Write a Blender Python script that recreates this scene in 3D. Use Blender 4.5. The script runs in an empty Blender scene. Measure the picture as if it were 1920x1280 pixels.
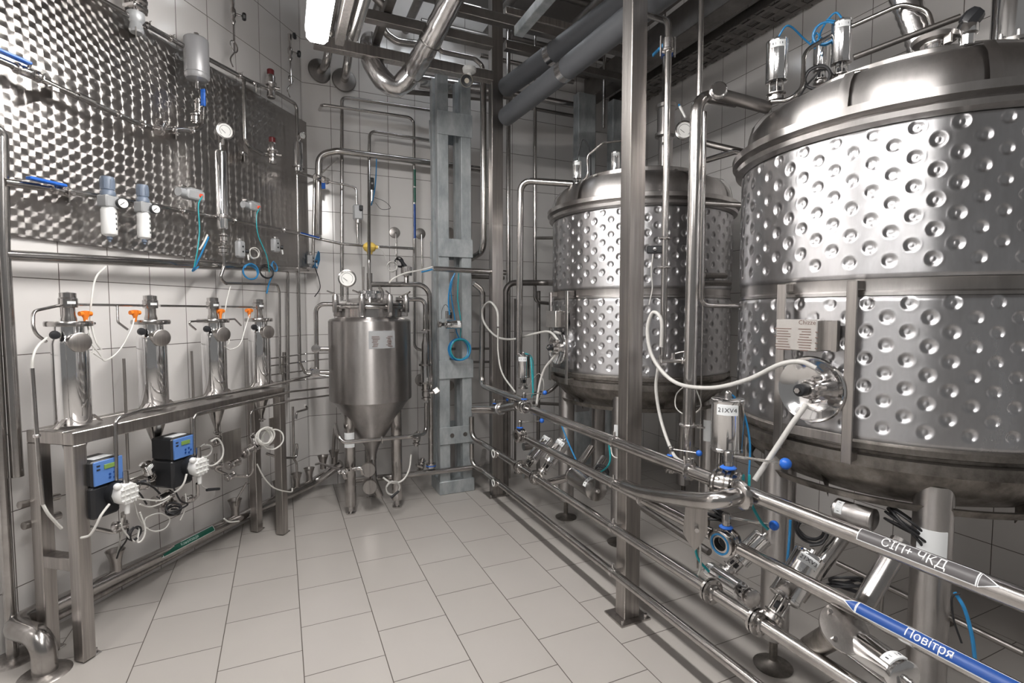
import bpy, math, random
import numpy as np
from mathutils import Vector, Matrix
random.seed(4)
rng = np.random.RandomState(3)
SC = bpy.context.scene
COL = SC.collection

# ------------------------------------------------------------------ camera, world, lights, exposure
F = 965.0; H = 1.5
YAW = math.radians(24.2); PIT = math.radians(3.26)
CF = Vector((math.sin(YAW)*math.cos(PIT), math.cos(YAW)*math.cos(PIT), -math.sin(PIT)))
CR = Vector((math.cos(YAW), -math.sin(YAW), 0)); CU = CR.cross(CF); CC = Vector((0, 0, H))
cd = bpy.data.cameras.new('camera'); cam = bpy.data.objects.new('camera', cd); COL.objects.link(cam)
cd.sensor_width = 36; cd.lens = 36*F/1920; cd.clip_start = 0.05
m = Matrix.Identity(4)
for i in range(3):
    m[i][0] = CR[i]; m[i][1] = CU[i]; m[i][2] = -CF[i]; m[i][3] = CC[i]
cam.matrix_world = m
SC.camera = cam
w = bpy.data.worlds.new('world'); SC.world = w; w.use_nodes = True
w.node_tree.nodes['Background'].inputs[0].default_value = (0.96, 0.94, 0.92, 1)
w.node_tree.nodes['Background'].inputs[1].default_value = 0.11
vs = SC.view_settings
vs.view_transform = 'Standard'; vs.look = 'None'; vs.gamma = 1.0; vs.use_curve_mapping = False
vs.exposure = 0.85
LAMP = 60.0        # emission of the ceiling tube fixtures

# ------------------------------------------------------------------ pixel -> place
def ray(x, y): return CF*F + CR*(x-960) + CU*(640-y)
def plane(x, y, n, d):
    v = ray(x, y); n = Vector(n); return CC + v*((d-n.dot(CC))/n.dot(v))
def FZ(x, y, z=0.0): return plane(x, y, (0, 0, 1), z)
def FY(x, y, Y): return plane(x, y, (0, 1, 0), Y)
def FX(x, y, X): return plane(x, y, (1, 0, 0), X)
LD = Vector((math.sin(math.radians(37.2)), math.cos(math.radians(37.2)), 0))   # along the left wall
LN = Vector((LD.y, -LD.x, 0))                                                  # out of the left wall
LO = Vector((0.206, 4.683, 0)); LW0 = LN.dot(LO)
def W(x, y, off): return plane(x, y, LN, LW0+off)
def LW(s, off, z): return LO + LD*s + LN*off + Vector((0, 0, z))
def CY(px, py, cx, cy, R):
    v = ray(px, py); ox, oy = -cx, -cy
    a = v.x**2+v.y**2; b = 2*(ox*v.x+oy*v.y); c = ox*ox+oy*oy-R*R
    d = b*b-4*a*c; t = (-b-math.sqrt(max(d, 0)))/2/a
    return CC+v*t
V = Vector
def V3(*a): return Vector(a)

# ------------------------------------------------------------------ mesh builder
def frame(o, z, x=None):
    z = V(z).normalized()
    if x is None: x = V((0, 0, 1)) if abs(z.z) < 0.9 else V((1, 0, 0))
    x = V(x); x = x - z*x.dot(z)
    if x.length < 1e-6: x = V((0, 1, 0))
    x.normalize(); y = z.cross(x)
    m = Matrix.Identity(4)
    for i in range(3): m[i][0] = x[i]; m[i][1] = y[i]; m[i][2] = z[i]; m[i][3] = o[i]
    return m
def fillet(pts, rad, n=6):
    pts = [V(p) for p in pts]; out = [pts[0]]
    for i in range(1, len(pts)-1):
        p = pts[i]; a = pts[i-1]-p; b = pts[i+1]-p
        la, lb = a.length, b.length
        if la < 1e-5 or lb < 1e-5: continue
        a /= la; b /= lb; ang = a.angle(b)
        if ang > math.radians(174): out.append(p); continue
        t = min(rad/math.tan(ang/2), la*0.48, lb*0.48); r = t*math.tan(ang/2)
        bis = (a+b).normalized(); c = p+bis*(r/math.sin(ang/2))
        u0 = (p+a*t-c); u1 = (p+b*t-c); tot = u0.angle(u1); ax = u0.cross(u1)
        if ax.length < 1e-12: out.append(p); continue
        ax.normalize()
        for k in range(n+1): out.append(c+Matrix.Rotation(tot*k/n, 3, ax) @ u0)
    out.append(pts[-1]); return out
def spline(pts, n=8):
    pts = [V(p) for p in pts]; q = [pts[0]*2-pts[1]]+pts+[pts[-1]*2-pts[-2]]; out = []
    for i in range(1, len(q)-2):
        p0, p1, p2, p3 = q[i-1:i+3]
        for k in range(n):
            t = k/n
            out.append(0.5*((2*p1)+(p2-p0)*t+(2*p0-5*p1+4*p2-p3)*t*t+(3*p1-p0-3*p2+p3)*t**3))
    out.append(pts[-1]); return out
class MB:
    def __init__(s): s.v = []; s.f = []
    def add(s, vs, fs):
        o = len(s.v); s.v += [tuple(p) for p in vs]; s.f += [tuple(i+o for i in f) for f in fs]; return s
    def lathe(s, prof, M, seg=24, a0=0, a1=2*math.pi):
        full = abs(a1-a0-2*math.pi) < 1e-6; n = seg if full else seg+1; vs = []; fs = []; idx = []
        for r, z in prof:
            if r < 1e-7: idx.append([len(vs)]*n); vs.append(M @ V((0, 0, z)))
            else:
                idx.append([len(vs)+k for k in range(n)])
                for k in range(n):
                    a = a0+(a1-a0)*k/seg; vs.append(M @ V((r*math.cos(a), r*math.sin(a), z)))
        for i in range(len(prof)-1):
            for k in range(seg):
                k2 = (k+1) % n; q = [idx[i][k], idx[i][k2], idx[i+1][k2], idx[i+1][k]]
                u = []
                for t in q:
                    if t not in u: u.append(t)
                if len(u) > 2: fs.append(u)
        return s.add(vs, fs)
    def rod(s, p0, p1, r, r2=None, seg=12):
        p0 = V(p0); p1 = V(p1); d = p1-p0; L = d.length; r2 = r if r2 is None else r2
        return s.lathe([(0, 0), (r, 0), (r2, L), (0, L)], frame(p0, d), seg)
    def tube(s, pts, r, seg=10, closed=False, caps=True):
        pts = [V(p) for p in pts]; n = len(pts)
        ts = []
        for i in range(n):
            if closed: d = pts[(i+1) % n]-pts[i-1]
            else: d = pts[min(i+1, n-1)]-pts[max(i-1, 0)]
            ts.append(d.normalized() if d.length > 1e-9 else (ts[-1] if ts else V((0, 0, 1))))
        x = V((0, 0, 1)) if abs(ts[0].z) < 0.9 else V((1, 0, 0)); vs = []
        for i in range(n):
            x = x-ts[i]*x.dot(ts[i])
            if x.length < 1e-6: x = ts[i].orthogonal()
            x.normalize(); y = ts[i].cross(x)
            rr = r[i] if isinstance(r, (list, tuple)) else r
            for k in range(seg):
                a = 2*math.pi*k/seg; vs.append(pts[i]+x*(rr*math.cos(a))+y*(rr*math.sin(a)))
        fs = []
        for i in range(n if closed else n-1):
            j = (i+1) % n
            for k in range(seg):
                k2 = (k+1) % seg; fs.append((i*seg+k, i*seg+k2, j*seg+k2, j*seg+k))
        if caps and not closed:
            fs.append(tuple(range(seg-1, -1, -1))); fs.append(tuple((n-1)*seg+k for k in range(seg)))
        return s.add(vs, fs)
    def pipe(s, pts, r, bend=None, seg=14): return s.tube(fillet(pts, bend if bend else r*3), r, seg)
    def box(s, c, d, M=None, bev=0.0):
        M = M or Matrix.Identity(4); c = V(c); x, y, z = d[0]/2, d[1]/2, d[2]/2; b = min(bev, x*.9, y*.9, z*.9)
        if b <= 0:
            vs = [M @ (c+V((i*x, j*y, k*z))) for i in (-1, 1) for j in (-1, 1) for k in (-1, 1)]
            return s.add(vs, [(0, 1, 3, 2), (4, 6, 7, 5), (0, 4, 5, 1), (2, 3, 7, 6), (0, 2, 6, 4), (1, 5, 7, 3)])
        vs = []; I = {}
        for i in (-1, 1):
            for j in (-1, 1):
                for k in (-1, 1):
                    for ax in range(3):
                        p = [i*(x-b), j*(y-b), k*(z-b)]; p[ax] = (i, j, k)[ax]*(x, y, z)[ax]
                        I[(i, j, k, ax)] = len(vs); vs.append(M @ (c+V(p)))
        fs = []
        for ax in range(3):
            o = [a for a in range(3) if a != ax]
            for sg in (-1, 1):
                q = []
                for (u, w_) in ((-1, -1), (1, -1), (1, 1), (-1, 1)):
                    t = [0, 0, 0]; t[ax] = sg; t[o[0]] = u; t[o[1]] = w_; q.append(I[(*t, ax)])
                fs.append(q)
            for u in (-1, 1):
                for w_ in (-1, 1):
                    q = []
                    for sg, a2 in ((-1, o[0]), (1, o[0]), (1, o[1]), (-1, o[1])):
                        t = [0, 0, 0]; t[ax] = sg; t[o[0]] = u; t[o[1]] = w_; q.append(I[(*t, a2)])
                    fs.append(q)
        for i in (-1, 1):
            for j in (-1, 1):
                for k in (-1, 1): fs.append([I[(i, j, k, a)] for a in range(3)])
        return s.add(vs, fs)
    def beam(s, p0, p1, wx, wy, up=(0, 0, 1), bev=0.0):
        p0 = V(p0); p1 = V(p1); M = frame((p0+p1)/2, p1-p0, up)
        return s.box((0, 0, 0), (wx, wy, (p1-p0).length), M, bev)
    def ball(s, c, r, seg=14, sq=1.0, M=None):
        M = M or Matrix.Translation(V(c))
        pr = [(r*math.sin(math.pi*k/8), -sq*r*math.cos(math.pi*k/8)) for k in range(9)]
        pr[0] = (0, -sq*r); pr[-1] = (0, sq*r)
        return s.lathe(pr, M, seg)
    def ring(s, c, ax, R, r, seg=24, sg=8, a0=0, a1=2*math.pi, x=None):
        M = frame(c, ax, x); full = abs(a1-a0-2*math.pi) < 1e-6; n = seg if full else seg+1
        pts = [M @ V((R*math.cos(a0+(a1-a0)*k/seg), R*math.sin(a0+(a1-a0)*k/seg), 0)) for k in range(n)]
        return s.tube(pts, r, sg, closed=full)
def obj(name, mb, mat, parent=None, base=None, label=None):
    """link one mesh object; vertices are in world space, base is the world origin it is stored against"""
    if base is None:
        a = np.array(mb.v); base = V(((a[:, 0].min()+a[:, 0].max())/2, (a[:, 1].min()+a[:, 1].max())/2, a[:, 2].min()))
    me = bpy.data.meshes.new(name)
    a = np.array(mb.v, dtype=float)-np.array(base)
    me.from_pydata(a.tolist(), [], mb.f); me.update()
    me.materials.append(mat)
    me.polygons.foreach_set('use_smooth', [True]*len(me.polygons))
    me.set_sharp_from_angle(angle=math.radians(38))
    o = bpy.data.objects.new(name, me); COL.objects.link(o)
    if parent is not None: o.parent = parent
    else: o.location = base
    if label: o['label'] = label
    return o
def tag(o, label, cat, group=None):
    o['label'] = label; o['category'] = cat
    if group: o['group'] = group
    return o
class Thing:
    def __init__(s, name, label, cat, base, group=None):
        s.b = V(base); s.o = bpy.data.objects.new(name, None); COL.objects.link(s.o)
        s.o.location = s.b; s.o.empty_display_size = 0.05; tag(s.o, label, cat, group)
    def part(s, name, mb, mat, label=None, parent=None):
        return obj(name, mb, mat, parent or s.o, s.b, label)
def single(name, mb, mat, label, cat, group=None):
    return tag(obj(name, mb, mat), label, cat, group)
def structure(name, mb, mat, parent=None):
    o = obj(name, mb, mat, parent, V((0, 0, 0)))
    if parent is None: o['kind'] = 'structure'
    return o
def copy_tree(o, loc=None, label=None, parent=None):
    c = o.copy(); COL.objects.link(c)
    if parent: c.parent = parent
    if loc is not None: c.location = loc
    if label: c['label'] = label
    for ch in [k for k in COL.objects if k.parent == o]: copy_tree(ch, None, None, c)
    return c

# ------------------------------------------------------------------ materials
def mat(name):
    m = bpy.data.materials.new(name); m.use_nodes = True
    return m, m.node_tree.nodes, m.node_tree.links, m.node_tree.nodes['Principled BSDF']
def plain(name, col, rough=0.45, metal=0.0, **k):
    m, n, l, b = mat(name)
    b.inputs['Base Color'].default_value = (*col, 1); b.inputs['Roughness'].default_value = rough
    b.inputs['Metallic'].default_value = metal
    for q, v in k.items(): b.inputs[q.replace('_', ' ')].default_value = v
    t = n.new('ShaderNodeTexNoise'); t.inputs['Scale'].default_value = 35
    r = n.new('ShaderNodeMapRange'); r.inputs[3].default_value = max(rough-.06, .02); r.inputs[4].default_value = rough+.08
    tc = n.new('ShaderNodeTexCoord'); l.new(tc.outputs['Object'], t.inputs['Vector'])
    l.new(t.outputs[0], r.inputs[0]); l.new(r.outputs[0], b.inputs['Roughness'])
    return m
def steel(name, c0, c1, r0, r1, scale=(6, 6, 6), bump=0.0, turned=0):
    """stainless steel: worn tone and gloss vary with a noise stretched by scale"""
    m, n, l, b = mat(name); b.inputs['Metallic'].default_value = 1
    tc = n.new('ShaderNodeTexCoord'); mp = n.new('ShaderNodeMapping'); mp.inputs['Scale'].default_value = scale
    l.new(tc.outputs['Object'], mp.inputs[0])
    t = n.new('ShaderNodeTexNoise'); t.inputs['Scale'].default_value = 1; t.inputs['Detail'].default_value = 6
    t.inputs['Roughness'].default_value = 0.65
    l.new(mp.outputs[0], t.inputs['Vector'])
    cr = n.new('ShaderNodeValToRGB'); cr.color_ramp.elements[0].position = 0.33; cr.color_ramp.elements[1].position = 0.68
    cr.color_ramp.elements[0].color = (*c0, 1); cr.color_ramp.elements[1].color = (*c1, 1)
    l.new(t.outputs[0], cr.inputs[0]); l.new(cr.outputs[0], b.inputs['Base Color'])
    r = n.new('ShaderNodeMapRange'); r.inputs[1].default_value = .3; r.inputs[2].default_value = .7
    r.inputs[3].default_value = r1; r.inputs[4].default_value = r0
    l.new(t.outputs[0], r.inputs[0]); l.new(r.outputs[0], b.inputs['Roughness'])
    if turned:
        tg = n.new('ShaderNodeTangent'); tg.direction_type = 'RADIAL'; tg.axis = 'Z'
        l.new(tg.outputs[0], b.inputs['Tangent']); b.inputs['Anisotropic'].default_value = turned; b.inputs['Anisotropic Rotation'].default_value = .25
    if bump:
        bp = n.new('ShaderNodeBump'); bp.inputs['Strength'].default_value = bump; bp.inputs['Distance'].default_value = 0.004
        l.new(t.outputs[0], bp.inputs['Height']); l.new(bp.outputs[0], b.inputs['Normal'])
    return m
M = {}
M['steel'] = steel('steel_pipe', (.37, .355, .34), (.60, .58, .57), .13, .27)
M['steel_b'] = steel('brushed_post_steel', (.33, .31, .295), (.50, .475, .455), .28, .40, (50, 50, 2))
M['polish'] = steel('polished_steel', (.74, .74, .74), (.86, .86, .87), .05, .14, (9, 9, 3), 0.03)
M['tank'] = steel('tank_shell_steel', (.36, .345, .335), (.60, .58, .57), .27, .40, (5, 5, 1.5), 0.02, .88)
M['jacket'] = steel('dimple_jacket_steel', (.36, .355, .36), (.66, .66, .68), .26, .40, (3.2, 3.2, 1.0), 0, .84)
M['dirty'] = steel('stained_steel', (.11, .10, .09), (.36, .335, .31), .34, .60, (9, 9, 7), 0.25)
M['beam'] = steel('overhead_beam_steel', (.20, .19, .185), (.33, .31, .295), .34, .5, (4, 4, 4))
M['cast'] = steel('fitting_steel', (.48, .46, .45), (.74, .72, .71), .14, .30, (30, 30, 30), 0.1)
M['duct'] = steel('foil_duct', (.50, .49, .49), (.80, .79, .79), .10, .26, (10, 10, 10), 0.5)
M['galv'] = steel('galvanised', (.30, .33, .345), (.50, .53, .54), .40, .55, (14, 14, 6)); M['galv'].node_tree.nodes['Principled BSDF'].inputs['Metallic'].default_value = .4
M['blue'] = plain('blue_plastic', (.02, .13, .55), .35)
M['label_blue'] = plain('blue_label', (.008, .06, .27), .4)
M['label_gray'] = plain('grey_label', (.085, .08, .083), .4)
M['label_green'] = plain('green_label', (.004, .085, .055), .4)
M['white'] = plain('white_plastic', (.78, .78, .77), .38)
M['paper'] = plain('white_label', (.74, .76, .77), .6)
M['ink'] = plain('black_ink', (.02, .02, .025), .6)
M['black'] = plain('black_plastic', (.018, .019, .022), .4)
M['rubber'] = plain('black_cable', (.015, .015, .017), .55)
M['gray_hose'] = plain('grey_braided_hose', (.50, .49, .47), .45)
M['clear_hose'] = plain('milky_tube', (.66, .65, .62), .3)
M['bluetube'] = plain('blue_air_tube', (.02, .19, .42), .3)
M['teal'] = plain('teal_air_tube', (.02, .33, .37), .3)
M['orange'] = plain('orange_plastic', (.85, .22, .02), .4)
M['yellow'] = plain('yellow_plastic', (.78, .55, .12), .45)
M['red'] = plain('dark_red_plastic', (.15, .015, .018), .4)
M['redlamp'] = plain('red_indicator', (.80, .08, .03), .4)
M['alu'] = plain('grey_cast_housing', (.42, .43, .44), .38, .25)
M['regblue'] = plain('blue_grey_plastic', (.14, .175, .235), .42)
M['tankgrey'] = plain('grey_painted_vessel', (.34, .34, .35), .38, .3)
M['pvc'] = plain('grey_insulated_pipe', (.105, .11, .12), .5)
M['lcd'] = plain('green_display', (.20, .33, .08), .3)
M['pumpblue'] = plain('blue_front_plate', (.10, .225, .56), .4)
M['dial'] = plain('dial_white', (.80, .80, .78), .3)
M['beige'] = plain('beige_plastic', (.55, .51, .43), .45)
M['darkbox'] = plain('dark_blue_housing', (.06, .08, .12), .4)
M['ceil'] = plain('ceiling_paint', (.20, .185, .175), .7)
M['label_dim'] = plain('pale_green_print', (.45, .60, .56), .5)
M['engraved'] = plain('engraving', (.16, .10, .08), .6)
M['plate'] = steel('name_plate_steel', (.62, .60, .58), (.70, .68, .66), .38, .46, (10, 10, 10))

def tiles(name, bw, rh, off, mortar, c1, c2, cm, ox, oy, rough, swap=False):
    m, n, l, b = mat(name)
    uv = n.new('ShaderNodeUVMap'); uv.uv_map = 'UVMap'
    mp = n.new('ShaderNodeMapping'); mp.inputs['Location'].default_value = (ox, oy, 0)
    l.new(uv.outputs[0], mp.inputs[0])
    br = n.new('ShaderNodeTexBrick'); br.offset = off; br.squash = 1
    br.inputs['Scale'].default_value = 1; br.inputs['Mortar Size'].default_value = mortar
    br.inputs['Mortar Smooth'].default_value = 0.3
    br.inputs['Brick Width'].default_value = bw; br.inputs['Row Height'].default_value = rh
    br.inputs['Color1'].default_value = (*c1, 1); br.inputs['Color2'].default_value = (*c2, 1); br.inputs['Mortar'].default_value = (*cm, 1)
    l.new(mp.outputs[0], br.inputs['Vector'])
    ns = n.new('ShaderNodeTexNoise'); ns.inputs['Scale'].default_value = 2.3; ns.inputs['Detail'].default_value = 5
    l.new(mp.outputs[0], ns.inputs['Vector'])
    mx = n.new('ShaderNodeMixRGB'); mx.blend_type = 'MULTIPLY'; mx.inputs[0].default_value = 0.10
    l.new(br.outputs['Color'], mx.inputs[1]); l.new(ns.outputs[0], mx.inputs[2]); l.new(mx.outputs[0], b.inputs['Base Color'])
    r = n.new('ShaderNodeMapRange'); r.inputs[3].default_value = rough; r.inputs[4].default_value = .7
    l.new(br.outputs['Fac'], r.inputs[0]); l.new(r.outputs[0], b.inputs['Roughness'])
    bp = n.new('ShaderNodeBump'); bp.inputs['Strength'].default_value = 0.6; bp.inputs['Distance'].default_value = 0.003; bp.invert = True
    l.new(br.outputs['Fac'], bp.inputs['Height']); l.new(bp.outputs[0], b.inputs['Normal'])
    return m
M['walltile'] = tiles('wall_tiles', .24, .347, 0.0, .0022, (.78, .76, .745), (.75, .73, .715), (.11, .09, .08), .02, -.268, .14)
M['floortile'] = tiles('floor_tiles', .363, .33, 0.5, .0022, (.46, .435, .41), (.445, .42, .395), (.10, .085, .075), -2.03, -.055, .26)

def engine_turned():
    m, n, l, b = mat('engine_turned_steel'); b.inputs['Metallic'].default_value = 1
    b.inputs['Base Color'].default_value = (.46, .44, .425, 1); b.inputs['Roughness'].default_value = .34
    b.inputs['Anisotropic'].default_value = .93
    uv = n.new('ShaderNodeUVMap'); uv.uv_map = 'UVMap'
    mp = n.new('ShaderNodeMapping'); mp.inputs['Rotation'].default_value = (0, 0, 0); mp.inputs['Scale'].default_value = (1/.057, 1/.055, 1)
    l.new(uv.outputs[0], mp.inputs[0])
    vo = n.new('ShaderNodeTexVoronoi'); vo.voronoi_dimensions = '2D'; vo.inputs['Scale'].default_value = 1; vo.inputs['Randomness'].default_value = 0.08
    l.new(mp.outputs[0], vo.inputs['Vector'])
    su = n.new('ShaderNodeVectorMath'); su.operation = 'SUBTRACT'
    l.new(mp.outputs[0], su.inputs[0]); l.new(vo.outputs['Position'], su.inputs[1])
    ad = n.new('ShaderNodeVectorMath'); ad.operation = 'ADD'; ad.inputs[1].default_value = (0, 0, 0)
    l.new(su.outputs[0], ad.inputs[0])
    sp = n.new('ShaderNodeSeparateXYZ'); l.new(ad.outputs[0], sp.inputs[0])
    at = n.new('ShaderNodeMath'); at.operation = 'ARCTAN2'; l.new(sp.outputs[1], at.inputs[0]); l.new(sp.outputs[0], at.inputs[1])
    # brushing direction runs round each spot: build it from the wall directions
    def trig(op, k):
        a = n.new('ShaderNodeMath'); a.operation = 'ADD'; a.inputs[1].default_value = math.pi/2; l.new(at.outputs[0], a.inputs[0])
        c = n.new('ShaderNodeMath'); c.operation = op; l.new(a.outputs[0], c.inputs[0])
        s_ = n.new('ShaderNodeVectorMath'); s_.operation = 'SCALE'; s_.inputs[0].default_value = k; l.new(c.outputs[0], s_.inputs['Scale'])
        return s_
    A = trig('COSINE', LD); B = trig('SINE', (0, 0, 1))
    s2 = n.new('ShaderNodeVectorMath'); s2.operation = 'ADD'; l.new(A.outputs[0], s2.inputs[0]); l.new(B.outputs[0], s2.inputs[1])
    l.new(s2.outputs[0], b.inputs['Tangent'])
    ln = n.new('ShaderNodeVectorMath'); ln.operation = 'LENGTH'; l.new(ad.outputs[0], ln.inputs[0])
    bp = n.new('ShaderNodeBump'); bp.inputs['Strength'].default_value = 1; bp.inputs['Distance'].default_value = .0016
    l.new(ln.outputs['Value'], bp.inputs['Height']); l.new(bp.outputs[0], b.inputs['Normal'])
    return m
M['turned'] = engine_turned()
def emit(name, col, st):
    m, n, l, b = mat(name); b.inputs['Base Color'].default_value = (.8, .8, .8, 1)
    b.inputs['Emission Color'].default_value = (*col, 1); b.inputs['Emission Strength'].default_value = st
    return m
M['lamp'] = emit('lit_diffuser', (1.0, .97, .94), LAMP)
M['fill_lamp'] = emit('fill_diffuser', (.90, .95, 1.0), LAMP*.12)  # emission of the added fill by the back wall
M['lamp3'] = emit('lit_diffuser_soft', (1.0, .97, .94), LAMP*.5)

def uvquad(name, p, uvs, m):
    me = bpy.data.meshes.new(name); me.from_pydata([tuple(q) for q in p], [], [tuple(range(len(p)))]); me.materials.append(m)
    u = me.uv_layers.new(name='UVMap')
    for i, t in enumerate(uvs): u.data[i].uv = t
    o = bpy.data.objects.new(name, me); COL.objects.link(o); o['kind'] = 'structure'
    return o

# ------------------------------------------------------------------ text and labels
def text_flat(s, h, cut=None):
    """glyph mesh of a string, cap height about h, centred on 0"""
    c = bpy.data.curves.new('t', 'FONT'); c.body = s; c.size = h*1.4; c.align_x = 'CENTER'; c.align_y = 'CENTER'; c.resolution_u = 2
    o = bpy.data.objects.new('t', c); COL.objects.link(o)
    dg = bpy.context.evaluated_depsgraph_get(); me = bpy.data.meshes.new_from_object(o.evaluated_get(dg))
    vs = [tuple(v.co) for v in me.vertices]; fs = [tuple(p.vertices) for p in me.polygons]
    if cut:
        import bmesh
        bm = bmesh.new(); bm.from_mesh(me); ax = 1 if cut == 'y' else 0
        lo = min(v[ax] for v in vs); hi = max(v[ax] for v in vs); n = 10 if ax else int((hi-lo)/h*4)+2
        for k in range(1, n):
            co = [0, 0, 0]; co[ax] = lo+(hi-lo)*k/n; no = [0, 0, 0]; no[ax] = 1
            bmesh.ops.bisect_plane(bm, geom=bm.verts[:]+bm.edges[:]+bm.faces[:], plane_co=co, plane_no=no)
        bm.verts.index_update(); vs = [tuple(v.co) for v in bm.verts]; fs = [tuple(v.index for v in f.verts) for f in bm.faces]; bm.free()
    bpy.data.objects.remove(o); bpy.data.curves.remove(c); bpy.data.meshes.remove(me)
    return vs, fs
def text_on(s, h, M4, lift=0.0008, R=None):
    """text in the plane of M4 (x reading direction, y up, z out); wrapped about a cylinder of radius R whose axis is local x ('x') or y"""
    vs, fs = text_flat(s, h, {'x': 'y', 'y': 'x'}[R[0]] if R else None); out = []
    for x, y, z in vs:
        if R is None: out.append(M4 @ V((x, y, lift)))
        elif R[0] == 'x': a = y/R[1]; rr = R[1]+lift; out.append(M4 @ V((x, rr*math.sin(a), rr*math.cos(a)-R[1])))
        else: a = x/R[1]; rr = R[1]+lift; out.append(M4 @ V((rr*math.sin(a), y, rr*math.cos(a)-R[1])))
    return MB().add(out, fs)
def patch(M4, wx, wy, R=None, lift=0.0004, n=8, th=0.0012, outline=None):
    """a thin sticker, flat or wrapped like text_on"""
    vs = []; fs = []
    for i in range(n+1):
        for j in (0, 1):
            for k in (0, 1):
                z = lift+th*k-(0 if k else th)
                if R and R[0] == 'x':
                    y = -wy/2+wy*i/n; x = (-wx/2, wx/2)[j]; a = y/R[1]; vs.append(M4 @ V((x, (R[1]+z)*math.sin(a), (R[1]+z)*math.cos(a)-R[1])))
                elif R:
                    x = -wx/2+wx*i/n; y = (-wy/2, wy/2)[j]; a = x/R[1]; vs.append(M4 @ V(((R[1]+z)*math.sin(a), y, (R[1]+z)*math.cos(a)-R[1])))
                else: vs.append(M4 @ V((-wx/2+wx*i/n, (-wy/2, wy/2)[j], z)))
    for i in range(n):
        a = i*4; b_ = a+4
        fs += [(a+1, a+3, b_+3, b_+1), (a, b_, b_+2, a+2), (a, a+1, b_+1, b_), (a+2, b_+2, b_+3, a+3)]
    fs += [(0, 2, 3, 1), (n*4, n*4+1, n*4+3, n*4+2)]
    return MB().add(vs, fs)

# ------------------------------------------------------------------ the room
CZ = 4.35; XR = 3.42; YB = 4.67; XC = 0.441
Lback = LW(-9.0, 0, 0)
CH = V((XC, YB, 0))
fl = uvquad('floor', [(-4.2, -3, 0), (XR, -3, 0), (XR, YB, 0), (XC, YB, 0), tuple(LO), tuple(LW(-5.5, 0, 0)), (-4.2, LW(-5.5, 0, 0).y, 0)],
            [(-3, -4.2), (-3, XR), (YB, XR), (YB, XC), (LO.y, LO.x), (LW(-5.5, 0, 0).y, LW(-5.5, 0, 0).x), (LW(-5.5, 0, 0).y, -4.2)], M['floortile'])
def wall(name, a, b, u0, u1):
    return uvquad(name, [(a[0], a[1], 0), (b[0], b[1], 0), (b[0], b[1], CZ), (a[0], a[1], CZ)], [(u0, 0), (u1, 0), (u1, CZ), (u0, CZ)], M['walltile'])
wall('wall_left', LW(-4.4, 0, 0), LO, -4.42, 0)
wall('wall_corner', LO, CH, 0, .235)
wall('wall_back', (XC, YB), (XR, YB), .0, XR-XC)
wall('wall_right', (XR, YB), (XR, -1.2), 0.06, YB+1.26)
c = uvquad('ceiling', [(-3.2, -2, CZ), (-3.2, 4.9, CZ), (XR, 4.9, CZ), (XR, -2, CZ)], [(0, 0)]*4, M['ceil'])

# tube fixtures: the one in view, its fellows further along, and an added fill
def fixture(p0, p1, label, group='ceiling tube fixtures', mt='lamp'):
    p0 = V(p0); p1 = V(p1); t = Thing('ceiling_light', label, 'light', (p0+p1)/2, group)
    up = V((0, 0, 1)); d = (p1-p0).normalized()
    t.part('diffuser', MB().beam(p0, p1, .055, .105, up, .02), M[mt])
    t.part('housing', MB().beam(p0+up*.05-d*.01, p1+up*.05+d*.01, .05, .12, up, .008), M['alu'])
    for q in (.15, .85):
        z = p0.lerp(p1, q); t.part('hanger', MB().rod(z+up*.07, V((z.x, z.y, CZ)), .004, seg=6), M['steel_b'])
    return t
E0 = FZ(594, 74, 2.92)
fixture((E0.x, E0.y, 2.92), (E0.x, E0.y-1.5, 2.92), 'lit white tube fixture hanging over the left side of the room')
fixture((E0.x, 0.9, 2.92), (E0.x, -0.6, 2.92), 'lit white tube fixture in the same line, above and behind the viewpoint')

fixture((-1.55, 1.5, 2.92), (-1.55, 0.2, 2.92), 'lit white tube fixture beside the left wall, left of the viewpoint', mt='lamp3')
fixture((0.75, 3.9, 4.15), (1.75, 3.9, 4.15), 'added unseen fill fixture up at the ceiling, brightening the back wall', mt='fill_lamp')  # added out of view to brighten the back wall
# engine-turned sheet on the left wall
def sheet():
    s0, s1, z0, z1 = -3.4, .06, 1.835, 3.07
    t = Thing('wall_panel', 'dark steel sheet with swirled polish pattern covering the upper left wall', 'panel', LW((s0+s1)/2, 0.01, z0))
    me = bpy.data.meshes.new('turned_face')
    p = [LW(s0, .022, z0), LW(s1, .022, z0), LW(s1, .022, z1), LW(s0, .022, z1)]
    me.from_pydata([tuple(q-t.b) for q in p], [], [(0, 1, 2, 3)]); me.materials.append(M['turned'])
    u = me.uv_layers.new(name='UVMap')
    for i, q in enumerate([(s0, z0), (s1, z0), (s1, z1), (s0, z1)]): u.data[i].uv = q
    o = bpy.data.objects.new('turned_face', me); COL.objects.link(o); o.parent = t.o
    b = MB()
    Mx = frame(LW(0, 0, 0), V((0, 0, 1)), LD)
    b.box(((s0+s1)/2, .0105, (z0+z1)/2), (s1-s0, .019, z1-z0), frame(LW(0, 0, 0), V((0, 0, 1)), LD) @ Matrix.Scale(-1, 4, (0, 1, 0)))
    t.part('backing_sheet', b, M['steel_b'])
    return t
sheet()

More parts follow.
